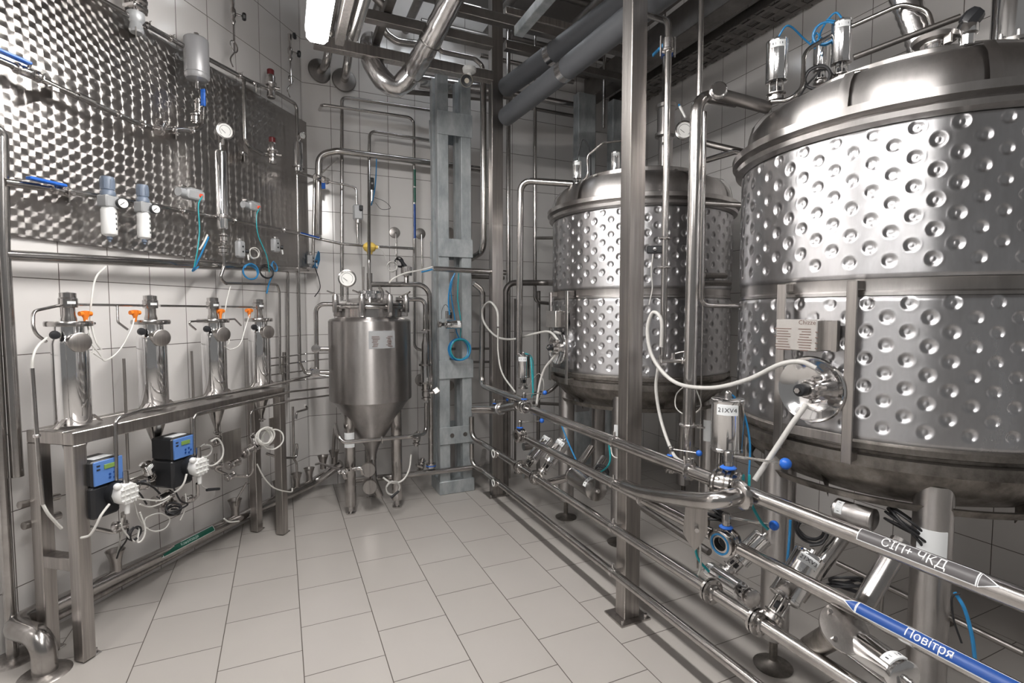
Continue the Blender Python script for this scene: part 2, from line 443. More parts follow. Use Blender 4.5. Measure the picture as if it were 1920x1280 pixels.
# ------------------------------------------------------------------ component library
def rimclamp(p, d, r, w=.012):
    """union ring standing proud of a pipe"""
    d = V(d).normalized(); Mx = frame(V(p)-d*w/2, d)
    return MB().lathe([(0, 0), (r*1.25, 0), (r*1.5, w*.25), (r*1.5, w*.75), (r*1.25, w), (0, w)], Mx, 20)
def wingclamp(p, d, r, side):
    m = rimclamp(p, d, r); side = V(side).normalized(); p = V(p)
    q = p+side*(r*1.75); d = V(d).normalized(); c = side.cross(d)
    m.box((0, 0, 0), (r*.5, r*.9, r*.7), frame(q-side*r*.1, side, d), .002)
    m.rod(q-c*r*.9, q+c*r*1.3, r*.18, seg=8); m.rod(q+c*r*1.1-side*r*.5, q+c*r*1.3+side*r*.7, r*.16, seg=6)
    return m
def run(label, pts, r, name='steel_pipe', cat='pipe', mt='steel', bend=None, group=None, seg=14, clamps=(), cr=1.0, flange=None, side=(0, -1, 0)):
    """a length of pipe; clamps = (point index a, fraction) positions of unions; flange = ends with wall discs"""
    m = MB().pipe(pts, r, bend, seg)
    if not clamps and flange is None: return single(name, m, M[mt], label, cat, group)
    P = [V(p) for p in pts]; t = Thing(name, label, cat, P[0], group)
    t.part('tube', m, M[mt])
    for i, f in clamps:
        i = min(i, len(P)-2); a, b = P[i], P[i+1]; t.part('clamp', wingclamp(a.lerp(b, f), b-a, r*cr, side), M['cast'])
    if flange:
        for i, R in flange:
            a = P[i]; d = (P[i+1]-a if i >= 0 and i < len(P)-1 else P[i-1]-a).normalized()
            t.part('wall_disc', MB().lathe([(0, 0), (R, 0), (R*.9, .006), (r*1.1, .012), (0, .012)], frame(a, d), 24), M['steel_b'])
    return t.o
def hose(label, pts, r, mt='gray_hose', name='hose', cat='hose', group=None, n=8, seg=8):
    return single(name, MB().tube(spline(pts, n), r, seg), M[mt], label, cat, group)
def coil(label, c, ax, R, r, turns, mt, name='tube_coil', cat='tube', jit=.12, x=None, tail=None, group=None):
    """loosely coiled tube; tail = extra points leading off"""
    Mx = frame(c, ax, x); pts = []
    for k in range(int(turns*16)+1):
        a = 2*math.pi*k/16; rr = R*(1+jit*math.sin(a*.37+turns)+random.uniform(-.03, .03)); ph = .004*math.sin(a*.61)*k/8
        pts.append(Mx @ V((rr*math.cos(a), rr*math.sin(a)*(1+.06*math.sin(a*.23)), ph)))
    if tail: pts = list(tail)+pts
    return single(name, MB().tube(spline(pts, 2), r, 6), M[mt], label, cat, group)

def hand_valve(label, p, d, r, hd, group='butterfly valves with blue ball handles', up=(0, 0, 1), open_end=False, wl_=2.3):
    """butterfly valve: body on a pipe of radius r along d, stem up, lever towards hd with a blue ball"""
    p = V(p); d = V(d).normalized(); up = V(up); up = (up-d*up.dot(d)).normalized(); hd = V(hd).normalized()
    t = Thing('butterfly_valve', label, 'valve', p, group)
    w_ = r*wl_; Mx = frame(p-d*w_/2, d)
    t.part('body', MB().lathe([(r*.86, 0), (r*1.5, 0), (r*1.62, w_*.04), (r*1.62, w_*.10), (r*1.35, w_*.14), (r*1.35, w_*.30), (r*1.75, w_*.34), (r*1.75, w_*.46), (r*1.6, w_*.5), (r*1.75, w_*.54), (r*1.75, w_*.66), (r*1.35, w_*.70), (r*1.35, w_*.86), (r*1.62, w_*.9), (r*1.62, w_*.96), (r*1.5, w_), (r*.86, w_), (r*.86, 0)], Mx, 28), M['steel'])
    cl = MB()
    for k in range(4):
        a = math.pi/4+k*math.pi/2; q = Mx @ V((math.cos(a)*r*1.55, math.sin(a)*r*1.55, w_*.5))
        cl.rod(q-d*w_*.24, q+d*w_*.24, r*.17, seg=8)
    for k in range(4):
        a = math.pi/4+k*math.pi/2; q = Mx @ V((math.cos(a)*r*1.55, math.sin(a)*r*1.55, w_*.5))
        t.part('bolt', MB().rod(q-d*w_*.26, q+d*w_*.26, r*.16, seg=8), M['cast'])
    s0 = p+up*r*1.5
    t.part('stem', MB().lathe([(0, 0), (r*.46, 0), (r*.46, r*1.1), (r*.52, r*1.15), (r*.52, r*2.1), (r*.42, r*2.25), (0, r*2.25)], frame(s0, up), 16), M['steel'])
    col = t.part('blue_collar', MB().lathe([(r*.4, 0), (r*.78, 0), (r*.86, r*.12), (r*.6, r*.32), (r*.5, r*.34)], frame(s0+up*r*.35, up), 16), M['blue'], 'blue plastic indexing collar')
    l0 = s0+up*r*1.75; l1 = l0+hd*r*5.0
    t.part('lever', MB().rod(l0, l1, r*.16, r*.14, 8), M['steel'])
    t.part('ball_grip', MB().ball(l1+hd*r*.45, r*.60, 16), M['blue'], 'blue ball grip')
    if open_end:
        q = p-d*w_*.5
        t.part('seal', MB().lathe([(r*1.12, 0), (r*1.34, 0), (r*1.36, .004), (r*1.14, .004), (r*1.12, 0)], frame(q-d*.003, d), 28), M['bluetube'], 'blue ring gasket')
        t.part('valve_disc', MB().lathe([(0, 0), (r*.8, .0), (r*.8, .003), (0, .003)], frame(p, up.cross(d)*.4+d), 20), M['orange'] if False else M['rubber'])
    return t
def actuator(label, p, ax, r, L, text=None, tr=None, group=None, mt='polish', lab=(0, -1, 0), yoke=True, air='bluetube', airpts=None, base_r=None, name='pneumatic_actuator'):
    """pneumatic valve drive: p = foot, ax = axis away from the valve, r/L = cylinder"""
    p = V(p); ax = V(ax).normalized(); t = Thing(name, label, 'valve', p, group)
    y = r*1.15 if yoke else 0; br = base_r or r*.8
    if yoke:
        t.part('valve_body', MB().lathe([(0, -br*.9), (br*.8, -br*.9), (br*1.15, -br*.8), (br*1.15, -br*.45), (br*.7, -br*.4), (br*.7, -br*.1), (br*1.1, 0), (br*1.1, br*.12), (0, br*.12)], frame(p, ax), 22), M['cast'])
        m = MB(); Mx = frame(p, ax)
        for k in range(4):
            a = math.pi/4+k*math.pi/2; q = V((math.cos(a)*br*.72, math.sin(a)*br*.72, 0))
            t.part('yoke_rod', MB().rod(Mx @ q, Mx @ (q+V((0, 0, y))), r*.085, seg=8), M['steel'])
        t.part('sensor_block', MB().box((br*.05, 0, y*.5), (br*1.0, br*.55, y*.45), Mx, .003), M['black'], 'black sensor block')
    c0 = p+ax*y; Mc = frame(c0, ax)
    cyl = t.part('cylinder', MB().lathe([(0, 0), (r*.9, 0), (r, r*.06), (r, r*.22), (r*.975, r*.25), (r*.975, L*.9), (r, L*.91), (r, L-r*.05), (r*.93, L), (0, L)], Mc, 32), M[mt])
    t.part('air_fitting', MB().rod(c0+ax*L, c0+ax*(L+r*.3), r*.22, seg=10).ball(c0+ax*(L+r*.3), r*.2, 8), M['cast'])
    if text is not None:
        lab = V(lab); lab = (lab-ax*lab.dot(ax)).normalized(); Ml = frame(c0+ax*(L-r*.62)+lab*r*.975, lab, ax.cross(lab) if True else None)
        Ml = Matrix.Identity(4); x = ax.cross(lab)
        for i in range(3): Ml[i][0] = x[i]; Ml[i][1] = ax[i]; Ml[i][2] = lab[i]; Ml[i][3] = (c0+ax*(L-r*.62)+lab*r)[i]
        st = t.part('sticker', patch(Ml, r*1.25, r*.62, ('y', r), .0006), M['paper'], 'white sticker')
        if not text:
            mm_ = MB()
            for j in range(4): mm_.box((0, 0, 0), (r*.16, .0012, r*.2), frame(Ml @ V((r*1.02*math.sin((j-1.5)*.24), 0, r*1.02*math.cos((j-1.5)*.24)-r)), ax, x))
            t.part('lettering', mm_, M['ink'], 'black lettering', st)['kind'] = 'stuff'
        if text: t.part('lettering', text_on(text, r*.28, Ml, .0025, ('y', r)), M['ink'], 'black lettering', st)
    if airpts: t.part('air_tube', MB().tube(spline([c0+ax*(L+r*.3)]+[V(q) for q in airpts], 7), .004, 6), M[air], 'coloured air tube')
    return t
def gauge(label, p, face, r, stem, group=None, glyc=False, mt='steel', ticks=True):
    """pressure gauge: p = dial centre, face = direction it looks, stem = where its foot is"""
    p = V(p); face = V(face).normalized(); t = Thing('pressure_gauge', label, 'gauge', V(stem), group)
    Mx = frame(p, face, (0, 0, 1))
    t.part('case', MB().lathe([(0, -r*.55), (r*.9, -r*.55), (r, -r*.45), (r, -.02*r), (r*1.07, 0), (r*1.07, r*.1), (r*.9, r*.14), (r*.88, r*.03), (0, r*.03)], Mx, 28), M[mt])
    dl = t.part('dial', MB().lathe([(r*.88, r*.035), (0, r*.045)], Mx, 28), M['dial'], 'white dial face')
    if ticks:
        k_ = MB()
        k_.box((r*.12, r*.22, r*.07), (r*.62, r*.045, .0012), Mx @ Matrix.Rotation(.9, 4, 'Z'))
        t.part('needle', k_, M['ink'], None, dl)
        k_ = MB().ring(Mx @ V((0, 0, r*.05)), face, r*.66, r*.02, 24, 4, math.radians(40), math.radians(320), (0, 0, -1))
        t.part('scale_arc', k_, M['ink'], None, dl)
    s = V(stem); t.part('stem', MB().rod(s, p-face*r*.25, r*.16, seg=10), M['cast'])
    return t
def nut(p, d, r, L): return MB().lathe([(0, 0), (r, 0), (r, L), (0, L)], frame(V(p)-V(d).normalized()*L/2, d), 6)
def strip(label, pos, d, out, R, wlen, wwid, txt, th_, mt, arrow=0, name='pipe_label', flip=1, hs=0):
    """marker label wrapped on a pipe: pos = on the pipe axis, d = reading direction, out = side it shows on"""
    d = V(d).normalized(); out = V(out); out = (out-d*out.dot(d)).normalized(); y = out.cross(d)
    Ml = Matrix.Identity(4); o = V(pos)+out*R
    for i in range(3): Ml[i][0] = d[i]; Ml[i][1] = y[i]; Ml[i][2] = out[i]; Ml[i][3] = o[i]
    t = Thing(name, label, 'label', o)
    t.part('border', patch(Ml, wlen+.006, wwid+.006, ('x', R), .0006, 10, .0009), M['paper'], 'white border')
    t.part('colour_band', patch(Ml, wlen, wwid, ('x', R), .0018, 10, .0009), mt)
    if txt: t.part('lettering', text_on(txt, th_, Ml @ Matrix.Translation(V((hs, 0, 0))), .0032, ('x', R)), M['label_dim'] if mt == M['label_green'] else M['white'], 'pale lettering')
    if arrow:
        s = 1 if arrow > 0 else -1
        for k, (mm, g, lf) in enumerate(((M['paper'], .004, .0006), (mt, 0, .0018))):
            x0 = s*(wlen/2+.006); pts = []
            for yy_ in np.linspace(-1, 1, 9): pts.append((x0-s*g*.5, yy_*(wwid/2+g)))
            tip = (x0+s*(wwid*1.0+g*1.6), 0)
            def on(x, yv): a = yv/R; rr = R+lf; return Ml @ V((x, rr*math.sin(a), rr*math.cos(a)-R))
            m = MB(); vs = [on(*q) for q in pts]
            mid = [on(tip[0]*.5+q[0]*.5, q[1]*.5) for q in pts]
            vs2 = vs+mid+[on(*tip)]
            fs = [(i, i+1, 10+i, 9+i) for i in range(8)]+[(9+i, 10+i, 18) for i in range(8)]
            m.add(vs2, fs); t.part('arrow_border' if k == 0 else 'arrow', m, mm)
    return t

# ------------------------------------------------------------------ the two dimple jacketed tanks
TR = 0.619
def jacket_mesh(z0, z1, rows0):
    """dimpled steel sheet round the tank, z0..z1; dimples in staggered columns"""
    NC = 70; NA = 840; dz = .0058; NZ = int((z1-z0)/dz)
    zs = np.linspace(z0, z1, NZ+1); an = np.arange(NA)*2*np.pi/NA
    A, Z = np.meshgrid(an, zs)
    ca = A/(2*np.pi)*NC; c = np.round(ca).astype(int); du = (ca-c)*(2*np.pi/NC)*TR
    rp = .092; best = np.full(A.shape, 9.0)
    for cc in (c-1, c, c+1):
        u = (ca-cc)*(2*np.pi/NC)*TR
        off = np.where(cc % 2 == 0, 0, rp/2)
        k = np.round((Z-z0-rows0-off)/rp)
        nmax = int((z1-z0-rows0*1.0)/rp)
        k = np.clip(k, 0, 4)
        v = Z-(z0+rows0+off+k*rp)
        best = np.minimum(best, np.sqrt(u*u+v*v))
    d = best
    dep = np.where(d < .0205, -.0090*np.clip(1-(d/.0205)**2, 0, 1), 0)
    dep += np.where(d < .0095, .0048*(1-(d/.0095)**2), 0)
    dep += .0007*np.exp(-((d-.0235)/.003)**2)
    e = np.minimum(Z-z0, z1-Z); dep += np.where(e < .012, -.008*(1-e/.012), 0)
    R = TR+.004+dep
    vs = np.stack([R*np.cos(A), R*np.sin(A), Z], -1).reshape(-1, 3)
    i = np.arange(NZ)[:, None]*NA; j = np.arange(NA)[None, :]; j2 = (j+1) % NA
    fs = np.stack([i+j, i+j2, i+NA+j2, i+NA+j], -1).reshape(-1, 4)
    me = bpy.data.meshes.new('dimple_jacket'); nf = len(fs)
    me.vertices.add(len(vs)); me.vertices.foreach_set('co', vs.ravel())
    me.loops.add(nf*4); me.loops.foreach_set('vertex_index', fs.ravel().astype(np.int32))
    me.polygons.add(nf); me.polygons.foreach_set('loop_start', np.arange(0, nf*4, 4, dtype=np.int32))
    me.polygons.foreach_set('loop_total', np.full(nf, 4, dtype=np.int32)); me.update(calc_edges=True)
    me.polygons.foreach_set('use_smooth', [True]*nf); me.materials.append(M['jacket']); return me
def in_tank(cx, cy, ang, R, z): return V((cx+R*math.cos(math.radians(ang)), cy+R*math.sin(math.radians(ang)), z))
JL = jacket_mesh(1.063, 1.553, .052); JU = jacket_mesh(1.612, 2.112, .056)
def big_tank(label, cx, cy, dz, panel_ang):
    t = Thing('jacketed_tank', label, 'tank', (cx, cy, 0), 'dimple jacketed tanks'); O = Matrix.Translation(V((cx, cy, dz)))
    for me, nm in ((JU, 'upper_jacket'), (JL, 'lower_jacket')):
        o = bpy.data.objects.new(nm, me); COL.objects.link(o); o.parent = t.o; o.location = (0, 0, dz)
    t.part('seam_band', MB().lathe([(TR-.006, 1.553), (TR+.001, 1.556), (TR+.001, 1.566), (TR-.004, 1.572), (TR-.004, 1.606), (TR-.001, 1.612)], O, 96), M['tank'])
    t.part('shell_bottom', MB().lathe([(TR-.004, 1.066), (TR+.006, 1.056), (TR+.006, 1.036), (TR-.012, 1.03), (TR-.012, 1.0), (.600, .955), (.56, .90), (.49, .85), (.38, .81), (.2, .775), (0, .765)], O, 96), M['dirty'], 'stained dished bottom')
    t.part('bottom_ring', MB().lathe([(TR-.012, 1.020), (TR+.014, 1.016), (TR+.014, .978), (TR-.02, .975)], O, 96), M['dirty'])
    t.part('lid_ring', MB().lathe([(TR+.002, 2.108), (TR+.03, 2.118), (TR+.034, 2.135), (TR+.01, 2.140), (TR+.008, 2.150), (TR+.044, 2.156), (TR+.046, 2.182), (TR+.02, 2.190), (TR-.01, 2.192)], O, 96), M['tank'])
    t.part('lid_dome', MB().lathe([(TR-.004, 2.186), (TR-.008, 2.232), (TR-.022, 2.275), (TR-.055, 2.318), (TR-.105, 2.345), (.455, 2.358), (.41, 2.362), (.40, 2.366)], O, 96), M['tank'])
    t.part('cover_rim', MB().lathe([(.385, 2.362), (.425, 2.364), (.43, 2.368), (.43, 2.392), (.425, 2.396), (.385, 2.398), (.3, 2.40), (0, 2.40)], O, 96), M['tank'])
    for k, a in enumerate((150, 192, 228, 262, 300, 20, 60, 105)):
        # straps standing up the dome between ring and rim
        pr = [(TR+.014, 2.19), (TR+.006, 2.236), (TR-.008, 2.284), (TR-.045, 2.329), (.46, 2.369), (.40, 2.370), (.40, 2.36), (TR-.09, 2.32), (TR-.04, 2.27), (TR-.02, 2.20), (TR+.014, 2.19)]
        t.part('dome_strap', MB().lathe(pr, O, 3, math.radians(a)-.022, math.radians(a)+.022).lathe([(q[0], q[1]) for q in pr[:1]]+[], O, 3), M['tank']) if False else t.part('dome_strap', MB().lathe(pr, O, 3, math.radians(a)-.028, math.radians(a)+.028), M['tank'])
    for a in (163, 221, 296, 8, 88):
        p = in_tank(cx, cy, a, .53, 0)
        lg = t.part('leg', MB().lathe([(0, .13), (.050, .13), (.056, .135), (.056, .93+dz), (0, .93+dz)], Matrix.Translation(V((p.x, p.y, 0))), 24), M['tank'])
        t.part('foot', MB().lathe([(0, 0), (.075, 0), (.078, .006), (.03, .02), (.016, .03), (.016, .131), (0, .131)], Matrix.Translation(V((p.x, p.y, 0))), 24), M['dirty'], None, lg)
        if a in (221, 296):
            out = V((p.x, p.y, 0)).normalized()*-1; y = V((0, 0, 1)); x = y.cross(out)
            Ml = Matrix.Identity(4); o = V((p.x, p.y, .715))+out*.056
            for i in range(3): Ml[i][0] = x[i]; Ml[i][1] = y[i]; Ml[i][2] = out[i]; Ml[i][3] = o[i]
            t.part('inspection_sheet', patch(Ml, .085, .14, ('y', .056), .0006), M['paper'], 'white printed sheet wrapped round the leg', lg)
    # stiffening gussets and bottom belt
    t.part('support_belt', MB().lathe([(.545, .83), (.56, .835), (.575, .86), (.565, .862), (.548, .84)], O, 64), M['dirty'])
    for a in (186, 250):
        pp = in_tank(cx, cy, a, .50, 0); q = in_tank(cx, cy, a, .60, 0)
        t.part('gusset', MB().add([V((pp.x, pp.y, .80+dz)), V((q.x, q.y, .975+dz)), V((pp.x, pp.y, .975+dz)), V((pp.x, pp.y, .80+dz))+V((.004, .004, 0)), V((q.x, q.y, .975+dz))+V((.004, .004, 0)), V((pp.x, pp.y, .975+dz))+V((.004, .004, 0))],
               [(0, 1, 2), (5, 4, 3), (0, 3, 4, 1), (1, 4, 5, 2), (2, 5, 3, 0)]), M['dirty'])
    # manway in its welded bar frame
    a = math.radians(panel_ang); n = V((math.cos(a), math.sin(a), 0)); s = V((-n.y, n.x, 0)); c = V((cx, cy, 0))
    Mp = Matrix.Identity(4)
    for i in range(3): Mp[i][0] = s[i]; Mp[i][1] = (0, 0, 1)[i]; Mp[i][2] = n[i]; Mp[i][3] = (c+n*TR+V((0, 0, dz)))[i]
    return t, Mp, O
def manway(t, Mp, fine=True):
    """x right along the shell, y up (world z), z outwards"""
    X0, X1 = -.122, .122
    for x0 in (X0, X1):
        t.part('frame_bar', MB().box((x0, 1.295, .035), (.034, .62, .008), Mp, .002), M['steel_b'])
    t.part('frame_bar', MB().box((0, 1.065, .030), (.25, .034, .008), Mp, .002), M['steel_b'])
    for x0 in (X0, X1):
        for y in (1.59, 1.01): t.part('frame_lug', MB().box((x0, y, .012), (.034, .03, .05), Mp, .002), M['steel_b'])
    d = MB().lathe([(.114, -.02), (.114, .036), (.119, .042), (.115, .050), (.104, .046), (.085, .034), (.055, .024), (0, .020)], Mp @ Matrix.Translation(V((.0, 1.225, 0))), 56)
    dome = t.part('manway_dish', d, M['polish'], 'mirror polished concave dish')
    Mc = Mp @ Matrix.Translation(V((0.0, 1.225, 0)))
    t.part('sight_port', MB().lathe([(0, .02), (.034, .022), (.036, .05), (.030, .055), (.030, .075), (.025, .08), (0, .08)], Mc, 28), M['cast'], 'polished sensor port', dome)
    t.part('black_knob', MB().lathe([(0, .075), (.020, .075), (.022, .08), (.022, .105), (.018, .11), (0, .11)], Mc @ Matrix.Translation(V((-.006, .0, 0))), 20), M['black'], 'black knob', dome)
    t.part('port_nut', MB().lathe([(0, .11), (.010, .11), (.010, .12), (0, .12)], Mc @ Matrix.Translation(V((-.006, .0, 0))), 6), M['steel'], None, dome)
    for k, (x, y) in enumerate(((.035, .045), (.05, .012), (.03, -.035))):
        t.part('port_bolt', MB().lathe([(0, .05), (.010, .05), (.010, .09), (.006, .1), (0, .1)], Mc @ Matrix.Translation(V((x, y, 0))), 8), M['steel'], None, dome)
    return Mc
def nameplate(t, Mp, txt=True):
    pl = t.part('name_plate_box', MB().box((-.045, 1.418, .045), (.150, .112, .05), Mp, .003), M['plate'], 'engraved steel name plate')
    t.part('plate_bracket', MB().box((.05, 1.418, .03), (.06, .106, .03), Mp, .003).box((.078, 1.418, .05), (.018, .106, .006), Mp), M['steel_b'])
    if txt:
        Ml = Mp @ Matrix.Translation(V((-.045, 1.418, .0702)))
        t.part('engraved_logo', text_on('Chizze', .016, Ml @ Matrix.Translation(V((.04, .045, 0))) , .0006), M['engraved'], None, pl)
        m = MB(); random.seed(8)
        for k in range(9):
            y = .022-.0095*k
            m.box((-.045+random.uniform(-.004, .004), y, .0012), (random.uniform(.035, .065), .0028, .0008), Ml)
            m.box((.035+random.uniform(-.004, .004), y, .0012), (random.uniform(.028, .05), .0028, .0008), Ml)
            if k % 2: m.box((.075, y, .0012), (.010, .0028, .0008), Ml)
        o = t.part('engraved_lines', m, M['engraved'], None, pl); o['kind'] = 'stuff'
C1 = (2.38, 1.31); C2 = (2.38, 3.05)
T1, MP1, O1 = big_tank('large dimple jacketed steel tank nearest the viewer, at the right edge', *C1, 0.0, 187)
T2, MP2, O2 = big_tank('dimple jacketed steel tank farther back, crossed by the square post', *C2, 0.035, 178)
MC1 = manway(T1, MP1); nameplate(T1, MP1)
MC2 = manway(T2, MP2); nameplate(T2, MP2, False)

# ------------------------------------------------------------------ square posts and the pipe rack in front of the tanks
XP = 1.43
def post(label, corner, sx, sy):
    c = V((corner.x+sx/2, corner.y+sy/2, 0)); t = Thing('square_post', label, 'post', c, None)
    t.part('column', MB().box((c.x, c.y, (CZ+.008)/2), (sx, sy, CZ-.008), None, .003), M['steel_b'])
    t.part('base_plate', MB().box((c.x, c.y, .004), (sx+.085, sy+.07, .008)), M['steel_b'])
    for i, j in ((-1, -1), (1, -1), (1, 1)):
        t.part('anchor_bolt', MB().rod((c.x+i*(sx/2+.024), c.y+j*(sy/2+.017), .008), (c.x+i*(sx/2+.024), c.y+j*(sy/2+.017), .024), .008, seg=8), M['cast'])
    return t
k1 = FZ(1171, 1166); post('tall square steel post standing in front of the middle tank', k1, .088, .075)
k2 = FZ(924, 931); PO2 = post('tall square steel post beside the galvanised column', k2, .095, .075)
g = 'straight pipes of the low rack before the tanks'
def rack(label, px0, px1, z, r, name='rack_pipe', ext=0, cl=(), x=XP):
    # z fixed; px are the image columns of the two ends on the pipe axis
    def yat(px):
        lo, hi = .2, 6.
        az = YAW+math.atan((px-960)/F); return x/math.tan(az)
    a = V((x, yat(px0), z)); b = V((x, yat(px1)-ext, z))
    t = Thing(name, label, 'pipe', a, g)
    t.part('tube', MB().rod(a, b, r, seg=24), M['steel'])
    for q in cl:
        yv = yat(q); t.part('clamp', wingclamp((x, yv, z), (0, 1, 0), r, (0, 0, 1)), M['cast'])
    return t
ZP = (.888, .684, .470, .252)
rack('topmost straight pipe of the low rack, from far end to the first blue handled valve', 1000, 1368, ZP[0], .0255, cl=(1300,))
rack('topmost straight pipe of the low rack, near end carrying the grey СІП+ ЧКД band', 1402, 1915, ZP[0], .0255, ext=.35)
rack('second straight pipe from the top of the low rack, far stretch', 990, 1345, ZP[1], .0225, cl=(1210,))
rack('second straight pipe from the top of the low rack, carrying the blue Повітря band', 1400, 1900, ZP[1], .0225, ext=.3)
rack('third straight pipe from the top of the low rack', 935, 1600, ZP[2], .0225, ext=.5)
rack('lowest straight pipe of the low rack, just above the floor', 935, 1500, ZP[3], .0195, ext=.5)
def yx(px): return XP/math.tan(YAW+math.atan((px-960)/F))
# union flanges along the third pipe
for px, lb in ((975, 'bolted flange pair on the third rack pipe nearest its far end'), (1005, 'second bolted flange pair from the far end of the third rack pipe'),
               (1345, 'bolted flange pair on the third rack pipe left of the tilted 21XV3 actuator'), (1437, 'bolted flange pair on the third rack pipe nearest the viewer')):
    p = V((XP, yx(px), ZP[2])); t = Thing('pipe_flange', lb, 'flange', p, 'flange pairs on the third rack pipe')
    for s_ in (-1, 1):
        t.part('flange_disc', MB().lathe([(.0226, 0), (.045, 0), (.0455, .009), (.03, .011), (.03, .018), (.0235, .022), (.0226, 0)], frame(p+V((0, s_*.003, 0)), (0, s_, 0)), 28), M['steel'])
    for k in range(6):
        a = k*math.pi/3; q = p+V((math.cos(a)*.038, 0, math.sin(a)*.038)); t.part('bolt', MB().rod(q-V((0, .018, 0)), q+V((0, .018, 0)), .0042, seg=8), M['cast'])
# pipe saddles on the near post
for z, px, w_ in ((ZP[0], 1168, 'top'), (ZP[1], 1166, 'second'), (ZP[2], 1164, 'third'), (ZP[3], 1150, 'lowest')):
    y = k1.y+.02; t = Thing('pipe_clip', 'steel clip holding the %s rack pipe to the near square post' % w_, 'clip', (k1.x, y, z), 'pipe clips on the near square post')
    r = {ZP[0]: .0255, ZP[3]: .0195}.get(z, .0225)
    t.part('strap', MB().lathe([(r, -.011), (r+.003, -.011), (r+.003, .011), (r, .011), (r, -.011)], frame((XP, y, z), (0, 1, 0)), 24), M['cast'])
    t.part('arm', MB().beam((XP+r, y, z), (k1.x, y, z), .022, .005), M['cast'])
    t.part('bolt', MB().rod((XP, y, z+r), (XP, y, z+r+.022), .006, seg=8), M['cast'])
def wrack(px): return V((XP, yx(px), 0))
# open ends with tees at the far post
for z, w_ in ((ZP[2], 'upper'), (ZP[3], 'lower')):
    p = V((XP, yx(935), z)); t = Thing('open_pipe_end', '%s of the two open pipe ends with white seal ring before the far square post' % w_, 'pipe end', p, 'open pipe ends')
    r = .0225 if z > .3 else .0195
    t.part('tee', MB().tube([p+V((0, .0, 0)), p+V((0, .12, 0))], r, 18), M['steel'])
    e = p+V((-.035, .02, 0)); t.part('stub', MB().lathe([(r*.8, 0), (r*1.0, 0), (r*1.0, .05), (r*.8, .05), (r*.8, 0)], frame(e, (1, 0, 0)), 22).lathe([(r*.8, 0), (r*1.5, 0), (r*1.5, .018), (r*.8, .018)], frame(e, (1, 0, 0)), 22), M['steel'])
    t.part('seal_ring', MB().lathe([(r*.9, 0), (r*1.35, 0), (r*1.35, .004), (r*.9, .004), (r*.9, 0)], frame(e-V((.004, 0, 0)), (1, 0, 0)), 24), M['white'], 'white seal ring')
    q = p+V((.08, .10, .0)); run('%s curved pipe looping behind the far square post' % w_, [p+V((0, .12, 0)), p+V((0, .3, .0)), p+V((-.06, .42, .03)), p+V((-.06, .42, .20))], r*.9, bend=.08)
    run('%s short branch pipe with a blind ferrule by the far square post' % w_, [V((k2.x+.10, p.y+.03, z+.02)), V((k2.x+.22, p.y+.03, z+.02))], r*1.3)
# hand valves
_pf = V((XP, yx(1350), ZP[0])); tag(obj('ferrule', MB().lathe([(.0256, 0), (.046, .002), (.047, .012), (.030, .016), (.030, .026), (.044, .030), (.044, .038), (.0256, .04)], frame(_pf, (0, -1, 0)), 28), M['steel']), 'polished ferrule pair closing the top rack pipe behind the bypass', 'ferrule')
hand_valve('upper blue ball handle valve on the top rack pipe, joining the fat bypass pipe', (XP, yx(1372), ZP[0]), (.45, -.9, 0), .033, (.72, -.69, -.06), wl_=2.9)
hand_valve('open blue ringed valve end with ball handle on the second rack pipe', (XP-.004, yx(1372), ZP[1]), (.99, .12, 0), .028, (.72, -.69, -.06), open_end=True)
hand_valve('small blue handled valve behind the near square post, above the bypass pipe', (XP+.12, yx(1215)-.02, .83), (.85, -.5, 0), .022, (.5, -.86, 0))
hand_valve('blue ball handle valve at the far end of the top rack pipe', (XP, yx(983), ZP[0]), (0, 1, 0), .025, (.95, -.3, .05))
hand_valve('blue ball handle valve at the far end of the second rack pipe', (XP, yx(975), ZP[1]), (1, .1, 0), .027, (.95, -.3, .05))
hand_valve('small blue handled valve on the stub beside the galvanised column', FY(927, 765, 3.55), (1, 0, 0), .018, (1, -.2, 0))
# the fat bypass arm reaching out to the first valve
r = .029; p0 = V((XP, yx(1172), ZP[1]+.012)); pe = V((XP-.05, yx(1400), ZP[0]-.01))
b = [FX(1172, 911, XP), FX(1215, 925, XP-.05), FX(1310, 938, XP-.12), FX(1352, 936, XP-.11), FX(1392, 927, XP-.03)]
t = Thing('bypass_pipe', 'fat polished bypass pipe curving out to the first blue handled valve', 'pipe', b[0])
t.part('tube', MB().tube(spline(b, 8), r, 24), M['steel'])
d = (b[-1]-b[-2]).normalized()
t.part('end_flange', MB().lathe([(.029, 0), (.045, .004), (.050, .010), (.050, .022), (.029, .026)], frame(b[-1]-d*.02, d), 30), M['steel'])
# its twin at the far end, coming from the left
hp = [FY(888, 768, 3.62), FY(930, 768, 3.45), V((XP-.02, yx(975), ZP[0]-.002))]
run('fat pipe leaving the top rack pipe to the left, behind the galvanised column', hp, .030, bend=.15, clamps=((1, .25),))
# tongue shaped support blade with a bolt
p = FX(1306, 965, XP-.09); q = FX(1302, 1025, XP-.07)
t = Thing('support_blade', 'pointed steel blade with a bolt under the bypass pipe', 'bracket', p)
Mx = frame(p, (-.6, -.7, 0), (.76, -.65, 0)); vs = []
for z in (0, .006):
    vs += [Mx @ V((x, y, z)) for x, y in ((-.038, .03), (.036, .03), (.038, -.055), (.020, -.098), (-.004, -.13), (-.03, -.095), (-.045, -.07))]
t.part('plate', MB().add(vs, [tuple(range(6, -1, -1)), tuple(range(7, 14))]+[(i, (i+1) % 7, 7+(i+1) % 7, 7+i) for i in range(7)]), M['steel_b'])
t.part('bolt', MB().rod(Mx @ V((0, -.045, -.03)), Mx @ V((0, -.045, .03)), .008, seg=10), M['cast'])
